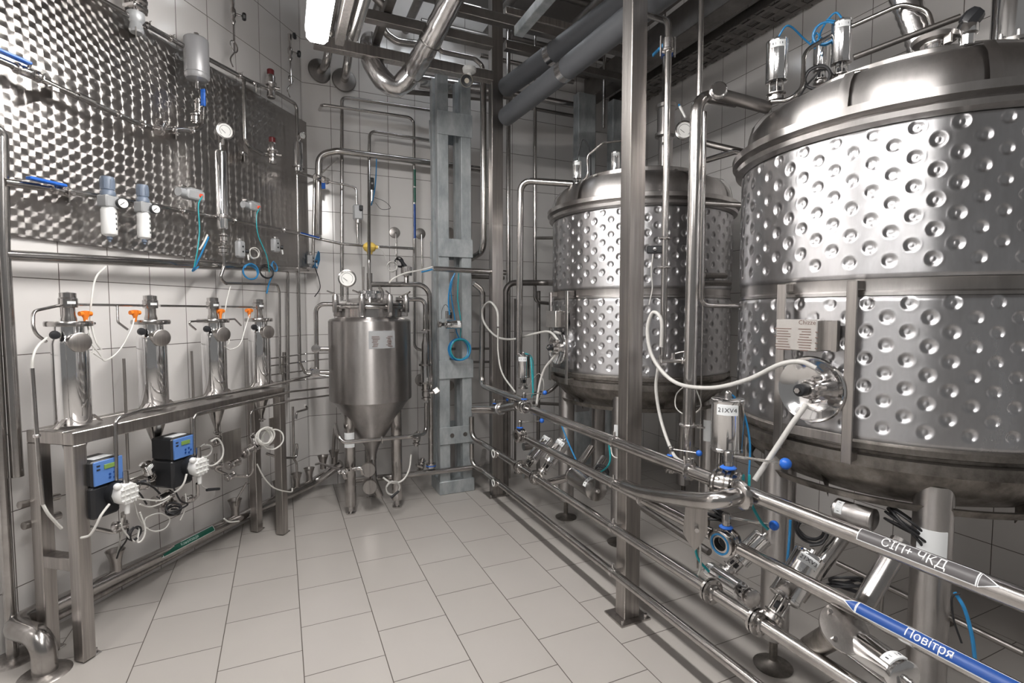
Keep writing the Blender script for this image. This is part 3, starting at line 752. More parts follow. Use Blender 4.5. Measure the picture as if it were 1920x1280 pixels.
# pipe bands with lettering
yA = yx(1635); yB = yx(1865)
strip('grey direction label reading СІП+ ЧКД on the top rack pipe', (XP, (yA+yB)/2, ZP[0]), (0, -1, 0), (-.75, 0, .66), .0255, yA-yB, .030, 'СІП+ ЧКД', .021, M['label_gray'], 1, hs=.0)
yA = yx(1640); yB = yx(1905)
strip('blue direction label reading Повітря on the second rack pipe', (XP, (yA+yB)/2-.02, ZP[1]), (0, -1, 0), (-.72, 0, .69), .0225, yA-yB+.05, .028, 'Повітря', .020, M['label_blue'], -1, hs=-.0)
# pneumatic drives
def lab(v): return V(v)
c = FX(1362, 878, XP+.10)
actuator('upright steel actuator marked 21XV4 behind the first blue handled valve', c, (0, 0, 1), .060, .20, '21XV4', lab=(-.75, -.66, 0), base_r=.034,
         airpts=[FX(1378, 745, XP+.14), FX(1395, 775, XP+.15), FX(1406, 830, XP+.15), FX(1404, 895, XP+.13)], group='upright actuators on the rack')
c = FY(981, 722, 3.30)
actuator('upright steel actuator at the far end of the rack, below the tall bent pipe', c, (0, 0, 1), .048, .165, '', lab=(-.5, -.8, 0), base_r=.03,
         airpts=[FY(998, 672, 3.3), FY(1000, 720, 3.3), FY(997, 745, 3.3)], air='teal')
def aimed(label, pa, pb, X0, X1, r, text, **k):
    a = FX(*pa, X0); b = FX(*pb, X1); return actuator(label, a, b-a, r, (b-a).length-r*1.15, text, **k)
aimed('tilted actuator marked 21XV3 leaning right between the second and third rack pipes', (1452, 1150), (1520, 1040), XP+.04, XP+.20, .050, '21XV3', lab=(-.6, -.6, .5), base_r=.03)
aimed('tilted actuator lying against the far third rack pipe, the left one of the pair', (988, 872), (1028, 822), XP+.08, XP+.28, .044, '', lab=(-.6, -.6, .5), base_r=.028, group='tilted pair of actuators')
aimed('tilted actuator lying against the far third rack pipe, the right one of the pair', (1020, 880), (1058, 826), XP+.08, XP+.22, .048, '', lab=(-.6, -.6, .5), base_r=.028, group='tilted pair of actuators')
aimed('actuator lying nearly flat below the second rack pipe, round end cap to the viewer', (1078, 892), (1128, 925), XP+.12, XP+.04, .058, '', lab=(-.6, -.5, .7), mt='steel', yoke=False)
aimed('actuator lying nearly flat at the lower right corner of the rack', (1590, 1195), (1735, 1300), XP+.02, XP-.04, .045, '', lab=(-.3, -.6, .8), mt='polish', yoke=False)
aimed('small actuator with white tag under the open valve end', (1405, 1118), (1332, 1070), XP+.12, XP+.16, .036, '22', lab=(-.7, -.4, .6))
aimed('short fat actuator half hidden behind the open valve end', (1370, 1065), (1432, 1005), XP+.22, XP+.34, .040, None)
aimed('dark actuator lying behind the top rack pipe under the near tank', (1640, 975), (1545, 945), XP+.42, XP+.40, .038, '', lab=(-.6, -.6, .4), mt='tank', yoke=False)
# flanged elbow near the bottom right
a = FX(1520, 1215, XP+.05); b_ = FX(1580, 1180, XP-.02)
t = Thing('flanged_elbow', 'thick short elbow with a bolted round flange at the lower right', 'pipe', a)
t.part('tube', MB().tube(spline([a, a.lerp(b_, .5)+V((0, 0, .0)), b_], 6), .034, 22), M['dirty'])
d = (b_-a).normalized(); t.part('flange_disc', MB().lathe([(0, 0), (.062, 0), (.064, .012), (.036, .016), (0, .016)], frame(b_, d), 30), M['steel_b'])
for k in range(4):
    an = k*math.pi/2+.6; q = frame(b_, d) @ V((math.cos(an)*.048, math.sin(an)*.048, 0)); t.part('bolt', MB().rod(q-d*.012, q+d*.024, .006, seg=8), M['cast'])
a = FX(1030, 905, XP+.08); b_ = FX(1070, 893, XP+.12)
t = Thing('flanged_elbow', 'short elbow with a round flange below the far second rack pipe', 'pipe', a)
t.part('tube', MB().tube([a, b_], .024, 20), M['steel']); d = (b_-a).normalized()
t.part('flange_disc', MB().lathe([(0, 0), (.045, 0), (.046, .012), (.027, .016), (0, .016)], frame(b_, d), 28), M['steel'])
# slanted outlet pipes beneath the tanks
for lb, pa, pb, X0, X1, r in (
        ('slanted shiny outlet pipe under the near tank, left of the round leg', (1615, 1140), (1690, 1015), 1.60, 1.78, .030),
        ('slanted shiny outlet pipe beside the 21XV3 actuator', (1495, 1120), (1600, 975), 1.66, 1.85, .028),
        ('slanted outlet pipe under the middle tank between the rack pipes', (1070, 892), (1110, 838), 1.72, 1.92, .026),
        ('second slanted outlet pipe under the middle tank, near the square post', (1098, 912), (1132, 858), 1.62, 1.80, .024)):
    run(lb, [FX(*pa, X0), FX(*pb, X1)], r, seg=20)
run('thin dark pipe running low under the near tank', [FX(1570, 1055, 2.0), FX(1920, 1225, 2.0)], .010, mt='beam')
run('thin upright rod under the near tank', [FX(1655, 1100, 1.9), FX(1650, 1180, 1.9)], .006, mt='beam')
run('low pipe passing behind the near square post above the floor', [FX(1195, 945, 1.9), FX(1330, 1035, 1.9)], .018, mt='beam')
run('dark curved pipe under the middle tank next to the hose', [FX(1000, 738, 2.0), FX(1030, 735, 2.0), FX(1047, 718, 2.1)], .016, mt='beam', bend=.06)
run('horizontal dark pipe crossing below the far end of the middle tank', [FX(1000, 755, 2.2), FX(1180, 765, 2.6)], .015, mt='beam')
t = Thing('junction_box', 'pale grey box under the middle tank', 'box', FX(1085, 765, 2.15)-V((0, 0, .06)))
t.part('case', MB().box(FX(1085, 755, 2.15), (.13, .13, .12), None, .006), M['tankgrey']); t.part('lid', MB().box(FX(1085, 755, 2.15)+V((0, 0, .064)), (.138, .138, .01), None, .004), M['alu'])
for lb, px, py, X, R, ax in (('bundle of coiled black cable under the near tank', 1520, 990, 1.72, .045, (.8, .5, 0)), ('coil of black cable lying behind the 21XV3 actuator', 1585, 1095, 1.8, .05, (.2, .3, 1)),
                   ('thick bundle of coiled black cable beneath the near tank', 1700, 985, 1.95, .065, (.5, -.3, .8)), ('black cable loops hanging under the bypass pipe', 1345, 968, 1.50, .04, (.5, .2, .9)),
                   ('black cable loops beside the second slanted outlet pipe', 1128, 885, 1.72, .04, (.8, .5, .3))):
    coil(lb, FX(px, py, X), ax, R, .0045, 4.5, 'rubber', name='cable_coil', cat='cable')
for lb, P_, r, mt_ in (
        ('blue air tube hanging behind the first blue handled valve', [(1405, 890, 1.5), (1406, 935, 1.5), (1425, 975, 1.5), (1440, 992, 1.52)], .005, 'teal'),
        ('blue air tube dangling under the top rack pipe near the black coil', [(1482, 975, 1.62), (1480, 1010, 1.62), (1476, 1052, 1.62)], .0045, 'bluetube'),
        ('teal air tube dropping to the white tag actuator', [(1302, 1010, 1.5), (1308, 1045, 1.5), (1330, 1072, 1.52)], .005, 'teal'),
        ('grey cable dropping beside the teal tube under the second rack pipe', [(1312, 1010, 1.5), (1314, 1060, 1.5), (1308, 1085, 1.5), (1335, 1088, 1.52), (1345, 1105, 1.53)], .0035, 'clear_hose'),
        ('pale blue tube crossing behind the far second rack pipe', [(1052, 795, 1.66), (1066, 830, 1.66), (1080, 862, 1.66)], .005, 'bluetube'),
        ('blue tube running down to the actuator left of the near post', [(1142, 830, 1.6), (1142, 870, 1.6), (1112, 895, 1.58), (1108, 915, 1.56)], .005, 'teal'),
        ('white wire curling before the near post', [(1145, 838, 1.55), (1150, 855, 1.55), (1168, 860, 1.55)], .003, 'clear_hose'),
        ('blue and black lead hanging by the big round leg', [(1790, 1110, 1.94), (1808, 1140, 1.93), (1822, 1190, 1.92), (1828, 1235, 1.92)], .0055, 'bluetube'),
        ('black cable looping by the big round leg', [(1800, 1112, 1.93), (1785, 1120, 1.92), (1788, 1160, 1.92), (1803, 1205, 1.93)], .003, 'rubber'),
        ('green and grey tube pair beside the far upright actuator', [(995, 670, 1.6), (997, 690, 1.6), (1000, 740, 1.6)], .006, 'teal')):
    hose(lb, [FX(*q) for q in P_], r, mt_, name='air_tube', cat='tube')
# hoses of the manways
def hz(lb, P_, r, mt_='gray_hose', **k): return hose(lb, [FX(*q) for q in P_], r, mt_, n=10, seg=10, **k)
hz('long grey braided hose sagging from the near tank manway to the small sampling valve', [(1530, 690, 1.66), (1500, 678, 1.64), (1460, 684, 1.62), (1400, 712, 1.60), (1330, 727, 1.58), (1265, 716, 1.56), (1225, 672, 1.55), (1214, 620, 1.55), (1224, 586, 1.56), (1240, 600, 1.57), (1240, 650, 1.58)], .0085)
hz('grey hose dropping from the near tank manway towards the 21XV4 actuator', [(1512, 758, 1.64), (1485, 795, 1.60), (1452, 845, 1.56), (1415, 900, 1.50)], .0095)
hz('grey hose hanging down to the top rack pipe right of the near square post', [(1234, 690, 1.60), (1230, 730, 1.60), (1240, 790, 1.60), (1262, 850, 1.55), (1282, 868, 1.47)], .0075)
hz('pale hose curving from the middle tank manway round to the far square post', [(1048, 640, 1.72), (1030, 622, 1.70), (1000, 626, 1.66), (960, 636, 1.60), (930, 630, 1.55), (908, 605, 1.50), (905, 580, 1.48), (918, 566, 1.47), (932, 582, 1.47), (934, 612, 1.47)], .0085)
hz('thin pale tube from the looped hose down to the far rack valves', [(934, 615, 1.46), (934, 660, 1.46), (942, 700, 1.46), (966, 735, 1.46)], .006)
hz('pale hose dropping from the middle tank manway to the far rack pipes', [(1045, 662, 1.71), (1022, 690, 1.66), (1012, 720, 1.62), (1006, 758, 1.52)], .0085)
hose('loop of white wire behind the far upright actuator', [FX(*q) for q in [(990, 725, 1.8), (1010, 700, 1.8), (1020, 725, 1.8), (1008, 755, 1.8)]], .003, 'clear_hose', name='wire', cat='wire')
hose('thin white wire loop behind the thick upright pipe', [FX(*q) for q in [(1285, 722, 1.65), (1268, 740, 1.72), (1268, 765, 1.72), (1290, 778, 1.74), (1314, 762, 1.72), (1302, 722, 1.65)]], .003, 'clear_hose', name='wire', cat='wire')

# upright pipes rising before and between the tanks
run('thin upright pipe with black sensor right of the near square post', [FX(1243, 690, 1.64), FX(1253, 85, 1.64), FX(1253, 40, 1.64), FX(1215, 28, 1.64)], .0152, bend=.05, clamps=((0, .32), (0, .41)), cr=1.25, side=(-.7, -.7, 0), cat='pipe')
t = Thing('pipe_union', 'polished screwed union with two bolts at the top of the thin upright pipe', 'union', FX(1252, 100, 1.64), None)
UN = t; u0 = FX(1252, 98, 1.64); t.part('sleeve', MB().lathe([(.014, 0), (.026, .004), (.026, .012), (.022, .016), (.022, .06), (.014, .066)], frame(u0, (0, 0, 1)), 20), M['cast'])
for s_ in (-1, 1):
    q = u0+V((s_*.032, -s_*.01, 0)); t.part('bolt', MB().rod(q-V((0, 0, .02)), q+V((0, 0, .07)), .004, seg=8), M['cast'])
p = FX(1228, 468, 1.62); t = Thing('flow_sensor', 'small black sensor box clipped to the thin upright pipe', 'sensor', p)
t.part('housing', MB().box(p, (.075, .03, .035), Matrix.Translation(p) @ Matrix.Rotation(-.6, 4, 'Z') @ Matrix.Translation(-p), .004), M['black'])
t.part('knob', MB().lathe([(0, 0), (.008, 0), (.008, .006), (0, .008)], frame(p+V((-.012, -.014, 0)), (-.6, -.8, 0)), 12), M['cast'])
t.part('cable', MB().tube(spline([p+V((-.01, 0, -.02)), p+V((-.02, 0, -.10)), p+V((-.012, 0, -.18)), p+V((-.03, 0, -.26))], 6), .003, 6), M['gray_hose'])
a = FX(1290, 862, 1.64); top = FX(1310, 160, 1.64)
tt = FX(1307, 178, 1.64)
thick = [a, tt, tt+V((.20, -.02, 0))]
run('thick polished upright pipe bending over towards the near tank', thick, .0275, bend=.075, seg=24, clamps=((0, .10),), side=(.7, -.7, 0))
e = FX(1345, 174, 1.70); t = Thing('blind_cover', 'mirror polished end cap where the thick upright pipe turns', 'cap', e)
t.part('cap', MB().lathe([(0, 0), (.022, .002), (.031, .008), (.033, .016), (.033, .032), (.028, .036), (0, .036)], frame(e, (-.55, -.8, .05)), 28), M['polish']); t.part('ring', MB().lathe([(.030, .010), (.036, .012), (.036, .02), (.030, .022)], frame(e, (-.55, -.8, .05)), 28), M['steel'])
run('dark pipe leading from the thick upright pipe to the actuator on the near tank', [e+V((.02, .01, 0)), FX(1440, 202, 1.95)], .026, mt='beam', seg=20)
run('thin upright pipe rising to the ceiling behind the thick one', [FX(1309, 300, 1.72), V((FX(1315, 5, 1.72).x, FX(1315, 5, 1.72).y, 4.3))], .0125, seg=12)
q0 = FX(1327, 150, 1.9)
run('thin upright pipe beside the thick one, turning right towards the near tank', [FX(1321, 210, 1.72), FX(1314, 572, 1.72), FX(1414, 574, 1.98)], .0105, bend=.04)
run('upright pipe standing left of the near tank with a curved top', [FX(1326, 300, 2.25), FX(1385, 282, 2.25), FX(1412, 300, 2.25), FX(1400, 860, 2.25)], .0165, bend=.10, seg=18)
run('short dark cross pipe between the two tanks', [FX(1310, 380, 2.1), FX(1416, 386, 2.25)], .014, mt='beam')
run('dark pipe reaching from the upper middle tank to the right', [FX(1320, 268, 2.5), FX(1405, 288, 2.6)], .02, mt='beam')
run('thin bright upright rod behind the thick upright pipe', [FX(1322, 395, 2.2), V((2.2, FX(1322, 395, 2.2).y, 0))], .005)
for k, (x, y) in enumerate(((1340, 516), (1345, 530))):
    run('%s dark flanged pipe stub on the right side of the middle tank' % ('upper', 'lower')[k], [FX(1318, y, 2.35), FX(1360+k*8, y+1, 2.55)], .018, mt='beam')
p = FX(1262, 676, 1.60)
t = Thing('sampling_valve', 'small polished sampling valve beside the thick upright pipe', 'valve', p)
t.part('body', MB().rod(p+V((-.05, .02, 0)), p+V((.05, -.02, 0)), .010, seg=12).rod(p, p+V((0, 0, .035)), .009, seg=12), M['cast'])
t.part('lever', MB().rod(p+V((0, 0, .03)), p+V((.05, -.03, .045)), .004, seg=8), M['steel']); t.part('ferrule', rimclamp(p+V((.04, -.016, 0)), (.9, -.35, 0), .011), M['cast'])
p = FX(1238, 690, 1.60); t = Thing('hose_fitting', 'small polished hose fitting on the thin hose right of the near post', 'fitting', p)
t.part('body', MB().rod(p, p+V((0, 0, .06)), .008, seg=10), M['cast']); t.part('wing', MB().box(p+V((.012, -.01, .02)), (.03, .006, .012)), M['cast'])
# left group of tall pipes between the galvanised column and the middle tank
run('tall bright pipe bending right to the top of the middle tank', [FX(973, 690, 1.58), FX(976, 338, 1.58), FX(1075, 345, 1.86)], .0235, bend=.07, seg=18)
run('thin upright pipe passing behind the tall bent pipe', [FY(1003, 205, 4.1), FY(1003, 566, 4.1), FY(1042, 570, 4.1)], .0165, bend=.06)
run('thick pipe curving in below the tall bent pipe to the middle tank', [V((FY(948, 600, 4.0).x, 4.0, 0)), FY(948, 530, 4.0), FY(1030, 530, 4.0), FX(1058, 531, 1.86)], .025, bend=.09, mt='beam')
run('dark upright pipe behind the tall bent pipe', [FY(1010, 545, 4.2), V((FY(1010, 545, 4.2).x, 4.2, 0))], .017, mt='beam')
run('slim upright pipe directly right of the far square post', [V((FY(953, 240, 4.2).x, 4.2, 4.2)), V((FY(953, 240, 4.2).x, 4.2, 0))], .020)
run('slim upright pipe just right of the far square post, lower part', [FY(966, 560, 4.3), V((FY(966, 560, 4.3).x, 4.3, 0))], .010, mt='beam')
run('short dark nozzle pipe on the left of the middle tank', [FY(1005, 446, 3.9), FY(1040, 446, 3.7)], .013, mt='beam')
run('upright pipe left of the far square post hooking back at its foot', [FY(906, 140, 3.95), FY(907, 470, 3.95), FY(880, 487, 4.25)], .0255, bend=.10, seg=18)
run('lower upright pipe beside the far square post slanting to the rack', [FY(888, 531, 3.95), FY(905, 545, 3.95), FY(903, 722, 3.95), FX(985, 752, XP+.02)], .0235, bend=.08, seg=18)
run('horizontal pipe crossing before the galvanised column to the far square post', [FY(812, 503, 3.86), FY(948, 511, 3.86)], .0205, seg=18)
run('dark horizontal pipe right behind the crossing pipe', [FY(866, 518, 4.2), FY(945, 521, 4.2)], .016, mt='beam')
for y in (653, 678): run('%s thin dark pipe between column and far post' % {653: 'upper', 678: 'lower'}[y], [FY(846, y+1, 4.22), FY(926, y, 4.22), FY(945, y-8, 4.2)], .010, mt='beam')
# actuators and fittings on the tank covers
def onlid(T, ang, R, z): return V((T[0]+R*math.cos(math.radians(ang)), T[1]+R*math.sin(math.radians(ang)), z))
p = FX(1462, 205, 1.99)
actuator('upright white tagged actuator at the left shoulder of the near tank', FX(1455, 178, 1.98), (0, 0, 1), .044, .175, '', lab=(-.75, -.66, 0), airpts=[FX(1478, 48, 2.0), FX(1510, 75, 2.1), FX(1540, 100, 2.15)], group='actuators on the near tank cover')
actuator('upright actuator on the near tank cover with blue tube at its head', FX(1576, 142, 2.12), (0, 0, 1), .038, .17, '', lab=(-.75, -.66, 0), airpts=[FX(1566, 24, 2.12), FX(1545, 48, 2.12), FX(1532, 80, 2.1)], group='actuators on the near tank cover')
actuator('smaller shadowed actuator behind the blue tubed one on the near tank', FX(1538, 150, 2.16), (0, 0, 1), .030, .13, '', lab=(-.75, -.66, 0), airpts=[FX(1530, 62, 2.15), FX(1522, 84, 2.12)], group='actuators on the near tank cover')
actuator('left actuator on the middle tank cover', FX(1082, 345, 1.88), (0, 0, 1), .030, .115, '', lab=(-.5, -.8, 0), airpts=[FX(1092, 262, 1.9), FX(1106, 282, 1.95), FX(1108, 330, 2.0)], air='rubber', group='actuators on the middle tank cover')
actuator('right actuator on the middle tank cover', V((2.13, 3.0, 2.435)), (0, 0, 1), .031, .125, '', lab=(-.5, -.8, 0), air='rubber', group='actuators on the middle tank cover')
run('thin pipe arching over the near tank cover from its left actuator', [FX(1447, 190, 1.94), FX(1480, 188, 1.96), FX(1505, 165, 2.0), FX(1508, 96, 2.02), FX(1560, 66, 2.1), FX(1690, 8, 2.2), FX(1740, 20, 2.25), FX(1750, 55, 2.25)], .009, bend=.06)
run('thin pipe curving up beside the left actuator of the middle tank', [FX(1088, 342, 1.88), FX(1103, 330, 1.9), FX(1101, 292, 1.9), FX(1130, 268, 1.95), FX(1180, 262, 2.0)], .007, bend=.04)
run('straight thin bar slanting across the near tank cover', [FX(1600, 108, 2.0), FX(1800, 32, 2.2)], .011, mt='beam')
t = Thing('vent_pot', 'tall polished cylinder with bolted flange on the near tank cover', 'nozzle', (2.36, .98, 2.40))
t.part('body', MB().lathe([(0, 0), (.058, 0), (.058, .6), (0, .6)], Matrix.Translation(V((2.36, .98, 2.40))), 32), M['polish'])
t.part('flange', MB().lathe([(.05, .02), (.082, .022), (.082, .034), (.05, .036)], Matrix.Translation(V((2.36, .98, 2.40))), 32), M['steel'])
for k in range(10):
    a = k*math.pi/5; q = V((2.36+.072*math.cos(a), .98+.072*math.sin(a), 2.40)); t.part('bolt', MB().rod(q, q+V((0, 0, .055)), .006, seg=8), M['cast'])
def pot(lb, p, r, h, mt_='polish', cap=True):
    t = Thing('nozzle', lb, 'nozzle', p); t.part('neck', MB().lathe([(0, -.02), (r, -.02), (r, h), (r*1.3, h+.004), (r*1.3, h+.016), (r*.9, h+.02), (0, h+.022)], Matrix.Translation(V(p)), 24), M[mt_])
    if cap: t.part('union_ring', MB().lathe([(r, h*.4), (r*1.45, h*.42), (r*1.45, h*.62), (r, h*.64)], Matrix.Translation(V(p)), 24), M['cast'])
    return t
pot('squat polished nozzle with a wide dark collar on the near tank cover', FX(1752, 92, 2.08), .028, .03)
t = Thing('clamp_collar', 'dark wide clamp dish round the squat nozzle on the near tank', 'clamp', FX(1752, 80, 2.08))
t.part('dish', MB().lathe([(.028, 0), (.062, .006), (.066, .02), (.03, .012)], Matrix.Translation(FX(1752, 84, 2.08)), 28), M['beam'])
t.part('hook', MB().box(FX(1778, 72, 2.06), (.012, .02, .03)), M['beam'])
t = Thing('sight_lamp', 'rounded polished nozzle under a black knob on the near tank cover', 'nozzle', FX(1815, 70, 2.1))
q = FX(1813, 74, 2.1); t.part('bulb', MB().lathe([(0, -.02), (.02, -.02), (.022, .01), (.030, .016), (.030, .04), (.022, .06), (0, .068)], Matrix.Translation(q), 22), M['polish'])
q = FX(1822, 34, 2.1); t.part('black_knob', MB().lathe([(0, -.024), (.024, -.024), (.029, -.012), (.029, .012), (.024, .024), (0, .024)], frame(q, (.3, -.4, .6)), 8), M['black'])
hoseP = [V((2.30, 1.20, 2.42)), V((2.28, 1.24, 2.60)), V((2.24, 1.30, 2.82)), V((2.2, 1.36, 3.05)), V((2.15, 1.4, 3.4))]
t = Thing('flexible_duct', 'dark ribbed flexible hose rising from the near tank cover', 'duct', hoseP[0])
sp_ = spline(hoseP, 14); t.part('ribbed_hose', MB().tube(sp_, [.045+.004*(k % 2) for k in range(len(sp_))], 20), M['duct'])
pot('low nozzle left of the white block on the near tank cover', V((2.18, 1.40, 2.41)), .022, .03)
t = Thing('terminal_block', 'pale block with black leads on the near tank cover', 'box', V((2.2, 1.48, 2.42)))
t.part('case', MB().box((2.2, 1.48, 2.45), (.06, .05, .05), None, .005), M['alu']); t.part('lead', MB().tube(spline([(2.2, 1.48, 2.47), (2.16, 1.52, 2.54), (2.12, 1.56, 2.50), (2.1, 1.6, 2.44)], 6), .004, 6), M['rubber'])
coil('blue air tube wound round the actuators on the near tank cover', FX(1548, 62, 2.08), (.7, .6, .1), .045, .0045, 2.2, 'bluetube', cat='tube')
coil('dark grey cable coil at the foot of the near tank actuators', FX(1532, 145, 2.04), (.7, .6, .1), .045, .005, 2.4, 'rubber', name='cable_coil', cat='cable')
# instruments behind the thin upright pipe, on the middle tank
t = Thing('instrument_stack', 'dark flanged instrument stack on the middle tank cover', 'instrument', V((2.52, 3.05, 2.43)))
IS = V((2.52, 2.95, 2.43)); t.part('lower_body', MB().lathe([(0, 0), (.05, 0), (.05, .3), (.075, .31), (.075, .33), (.06, .335), (.06, .5), (.07, .505), (.07, .53), (0, .53)], Matrix.Translation(IS), 28), M['tank'])
t.part('neck', MB().lathe([(0, .53), (.032, .53), (.032, .95), (0, .95)], Matrix.Translation(IS), 20), M['beam'])
t.part('blue_band', MB().lathe([(.032, .86), (.04, .86), (.04, .90), (.032, .90)], Matrix.Translation(IS), 20), M['blue'], 'blue band')
gauge('pressure gauge peeping out left of the thick upright pipe', FX(1283, 244, 2.35), (-.5, -.85, 0), .055, IS+V((-.045, -.02, .25)))
t = Thing('air_nozzle', 'pale blue nozzle slanting above the hidden gauge', 'fitting', FX(1280, 212, 2.3)); t.part('tube', MB().rod(FX(1275, 200, 2.3), FX(1285, 220, 2.3), .009, .006), M['white']); t.part('tip', MB().rod(FX(1273, 196, 2.3), FX(1275, 200, 2.3), .006), M['bluetube'])
UN.part('blue_lever', MB().beam(FX(1224, 104, 1.66), FX(1244, 84, 1.64), .018, .008, bev=.003), M['bluetube'], 'blue lever')

# ------------------------------------------------------------------ left wall: sheet piping
def wl(lb, P_, r, off=.12, **k): return run(lb, [W(*(q if len(q) == 3 else (*q, off))) for q in P_], r, side=tuple(LN), **k)
wl('stout horizontal collector pipe running under the swirled steel sheet', [(8, 478), (250, 491), (590, 507)], .024, .10, seg=20)
wl('upright pipe at the left picture edge, upper one beside the steel sheet', [(-30, 235), (4, 245), (7, 470), (33, 893)], .022, .10, bend=.05, seg=20)
t = run('nearest upright pipe at the left picture edge, standing on a round floor disc', [FZ(24, 1236), V((FZ(24, 1236).x, FZ(24, 1236).y, CZ-.01))], .021, flange=((0, .085),), bend=.06, seg=20)
def bvalve(lb, p, d, L, r, lever=None, lm='blue', grp=None, n=3, name='ball_valve'):
    """small ball valve between ferrules"""
    p = V(p); d = V(d).normalized(); t = Thing(name, lb, 'valve', p, grp); Mx = frame(p-d*L/2, d)
    pr = [(0, 0), (r*1.1, 0), (r*1.1, L*.1), (r*1.9, L*.12), (r*1.9, L*.2), (r*1.2, L*.24), (r*1.7, L*.32), (r*1.7, L*.68), (r*1.2, L*.76), (r*1.9, L*.8), (r*1.9, L*.88), (r*1.1, L*.9), (r*1.1, L), (0, L)]
    t.part('body', MB().lathe(pr, Mx, 18), M['cast'])
    if lever:
        up = V(lever[0]).normalized(); hd = V(lever[1]).normalized(); Lh = lever[2]
        t.part('stem', MB().rod(p, p+up*r*3, r*.5, seg=8), M['steel'])
        a = p+up*r*3; t.part('lever_grip', MB().beam(a, a+hd*Lh, r*1.0, r*2.4, UP if abs(hd.z) < .5 else LD, r*.25), M[lm], {'blue': 'blue lever grip', 'steel': 'steel lever'}[lm])
    return t
UP = V((0, 0, 1))
wl('sloping sheet pipe in the upper row, from the top edge to the grey vessel', [(165, -14), (232, 24), (345, 86), (470, 153), (500, 165), (522, 176), (556, 196), (558, 265)], .0135, bend=.04, clamps=((1, .35), (1, .75), (2, .25), (2, .8), (4, .5)))
wl('upright pipe dropping from the upper row to the lower red capped valve', [(457, 148), (460, 270), (490, 288), (505, 291)], .0125, bend=.05)
wl('sheet pipe in the middle row, left part with blue handled valve', [(-12, 108), (35, 128), (110, 165), (170, 192), (250, 228), (300, 245), (340, 243), (362, 245), (378, 236), (380, 225), (382, 180)], .0142, bend=.03, clamps=((1, .5), (3, .6), (4, .3), (5, .6), (6, .8)))
wl('stout short tube section in the middle row of sheet pipes', [(145, 179), (175, 193)], .019)
wl('sheet pipe in the lower row from the left edge past the two regulators', [(8, 341), (70, 350), (190, 368), (300, 388), (420, 410), (560, 437)], .0135, clamps=((2, .1), (2, .75), (3, .3), (4, .1), (4, .75), (5, .1)), flange=None)
wl('thick first length of the lower sheet pipe at the left edge', [(8, 341), (72, 350)], .017)
bvalve('blue handled ball valve at the left end of the middle sheet row', W(50, 135, .12), LD, .11, .013, (UP*.7+LN*.5, -LD+UP*.02, .16))
bvalve('blue handled ball valve at the left end of the lower sheet row', W(112, 357, .12), LD, .10, .013, (UP*.5+LN*.9, -LD, .15))
bvalve('small valve with blue handle right below the grey vessel', W(372, 200, .13), UP, .09, .012, (LN, UP, .10))
bvalve('small valve cluster at the bend under the grey vessel', W(366, 222, .13), UP, .06, .013)
bvalve('check valve in the middle sheet row near its bend', W(300, 238, .13), (-LD*.5+LN*.2-UP*.7), .09, .017)
for k, (x, y, L, lb) in enumerate(((98, 172, .09, 'leftmost small wall bracket on the sheet, under the middle row'), (255, 60, .08, 'wall bracket under the top row by the square valve'), (330, 252, .09, 'wall bracket under the bend of the middle row'),
                                (458, 295, .09, 'wall bracket right of the dropping upright pipe'), (480, 165, .07, 'wall bracket in the upper row left of the red cap'), (130, 368, .08, 'wall bracket at the blue handle of the lower row'))):
    p = W(x, y, .06); t = Thing('pipe_bracket', lb, 'bracket', p, 'wall brackets on the swirled sheet')
    t.part('arm', MB().beam(W(x, y, .022), W(x, y, .15), .05, .005, UP), M['beam']); t.part('clamp', MB().box((0, 0, 0), (.05, .02, .02), frame(W(x, y-6, .13), UP, LD), .003), M['cast'])
# square diaphragm valve high on the left
p = W(256, 30, .13); t = Thing('diaphragm_valve', 'bulky steel valve with four bolts at the top left', 'valve', p)
Mx = frame(W(256, 62, .13), UP, LD)
t.part('body', MB().lathe([(0, 0), (.028, 0), (.034, .01), (.026, .05), (.04, .07), (.04, .10), (0, .10)], Mx, 20), M['alu'])
t.part('bonnet', MB().box((0, 0, .125), (.085, .085, .03), Mx, .008).box((0, 0, .165), (.085, .085, .03), Mx, .008).rod(Mx @ V((0, 0, .1)), Mx @ V((0, 0, .3)), .028), M['cast'])
for i in (-1, 1):
    for j in (-1, 1): t.part('bolt', MB().rod(Mx @ V((i*.032, j*.032, .1)), Mx @ V((i*.032, j*.032, .19)), .006, seg=8), M['steel'])
# grey vessel
p = W(370, 165, .15); t = Thing('grey_vessel', 'plain grey painted cylinder vessel hanging in front of the steel sheet', 'vessel', p)
a = W(370, 152, .15); b_ = W(368, 72, .15); h_ = (b_-a).z
t.part('shell', MB().lathe([(0, -.004), (.030, -.002), (.058, .008), (.066, .022), (.066, h_-.02), (.064, h_-.008), (.055, h_+.0), (0, h_+.006)], Matrix.Translation(a), 32), M['tankgrey'])
t.part('top_nut', MB().rod(b_, b_+UP*.03, .014, seg=6), M['cast']); t.part('bottom_neck', MB().rod(a-UP*.045, a, .012), M['cast'])
t.part('weld_band', MB().lathe([(.0662, .035), (.068, .038), (.0662, .041)], Matrix.Translation(a), 32), M['tankgrey'])
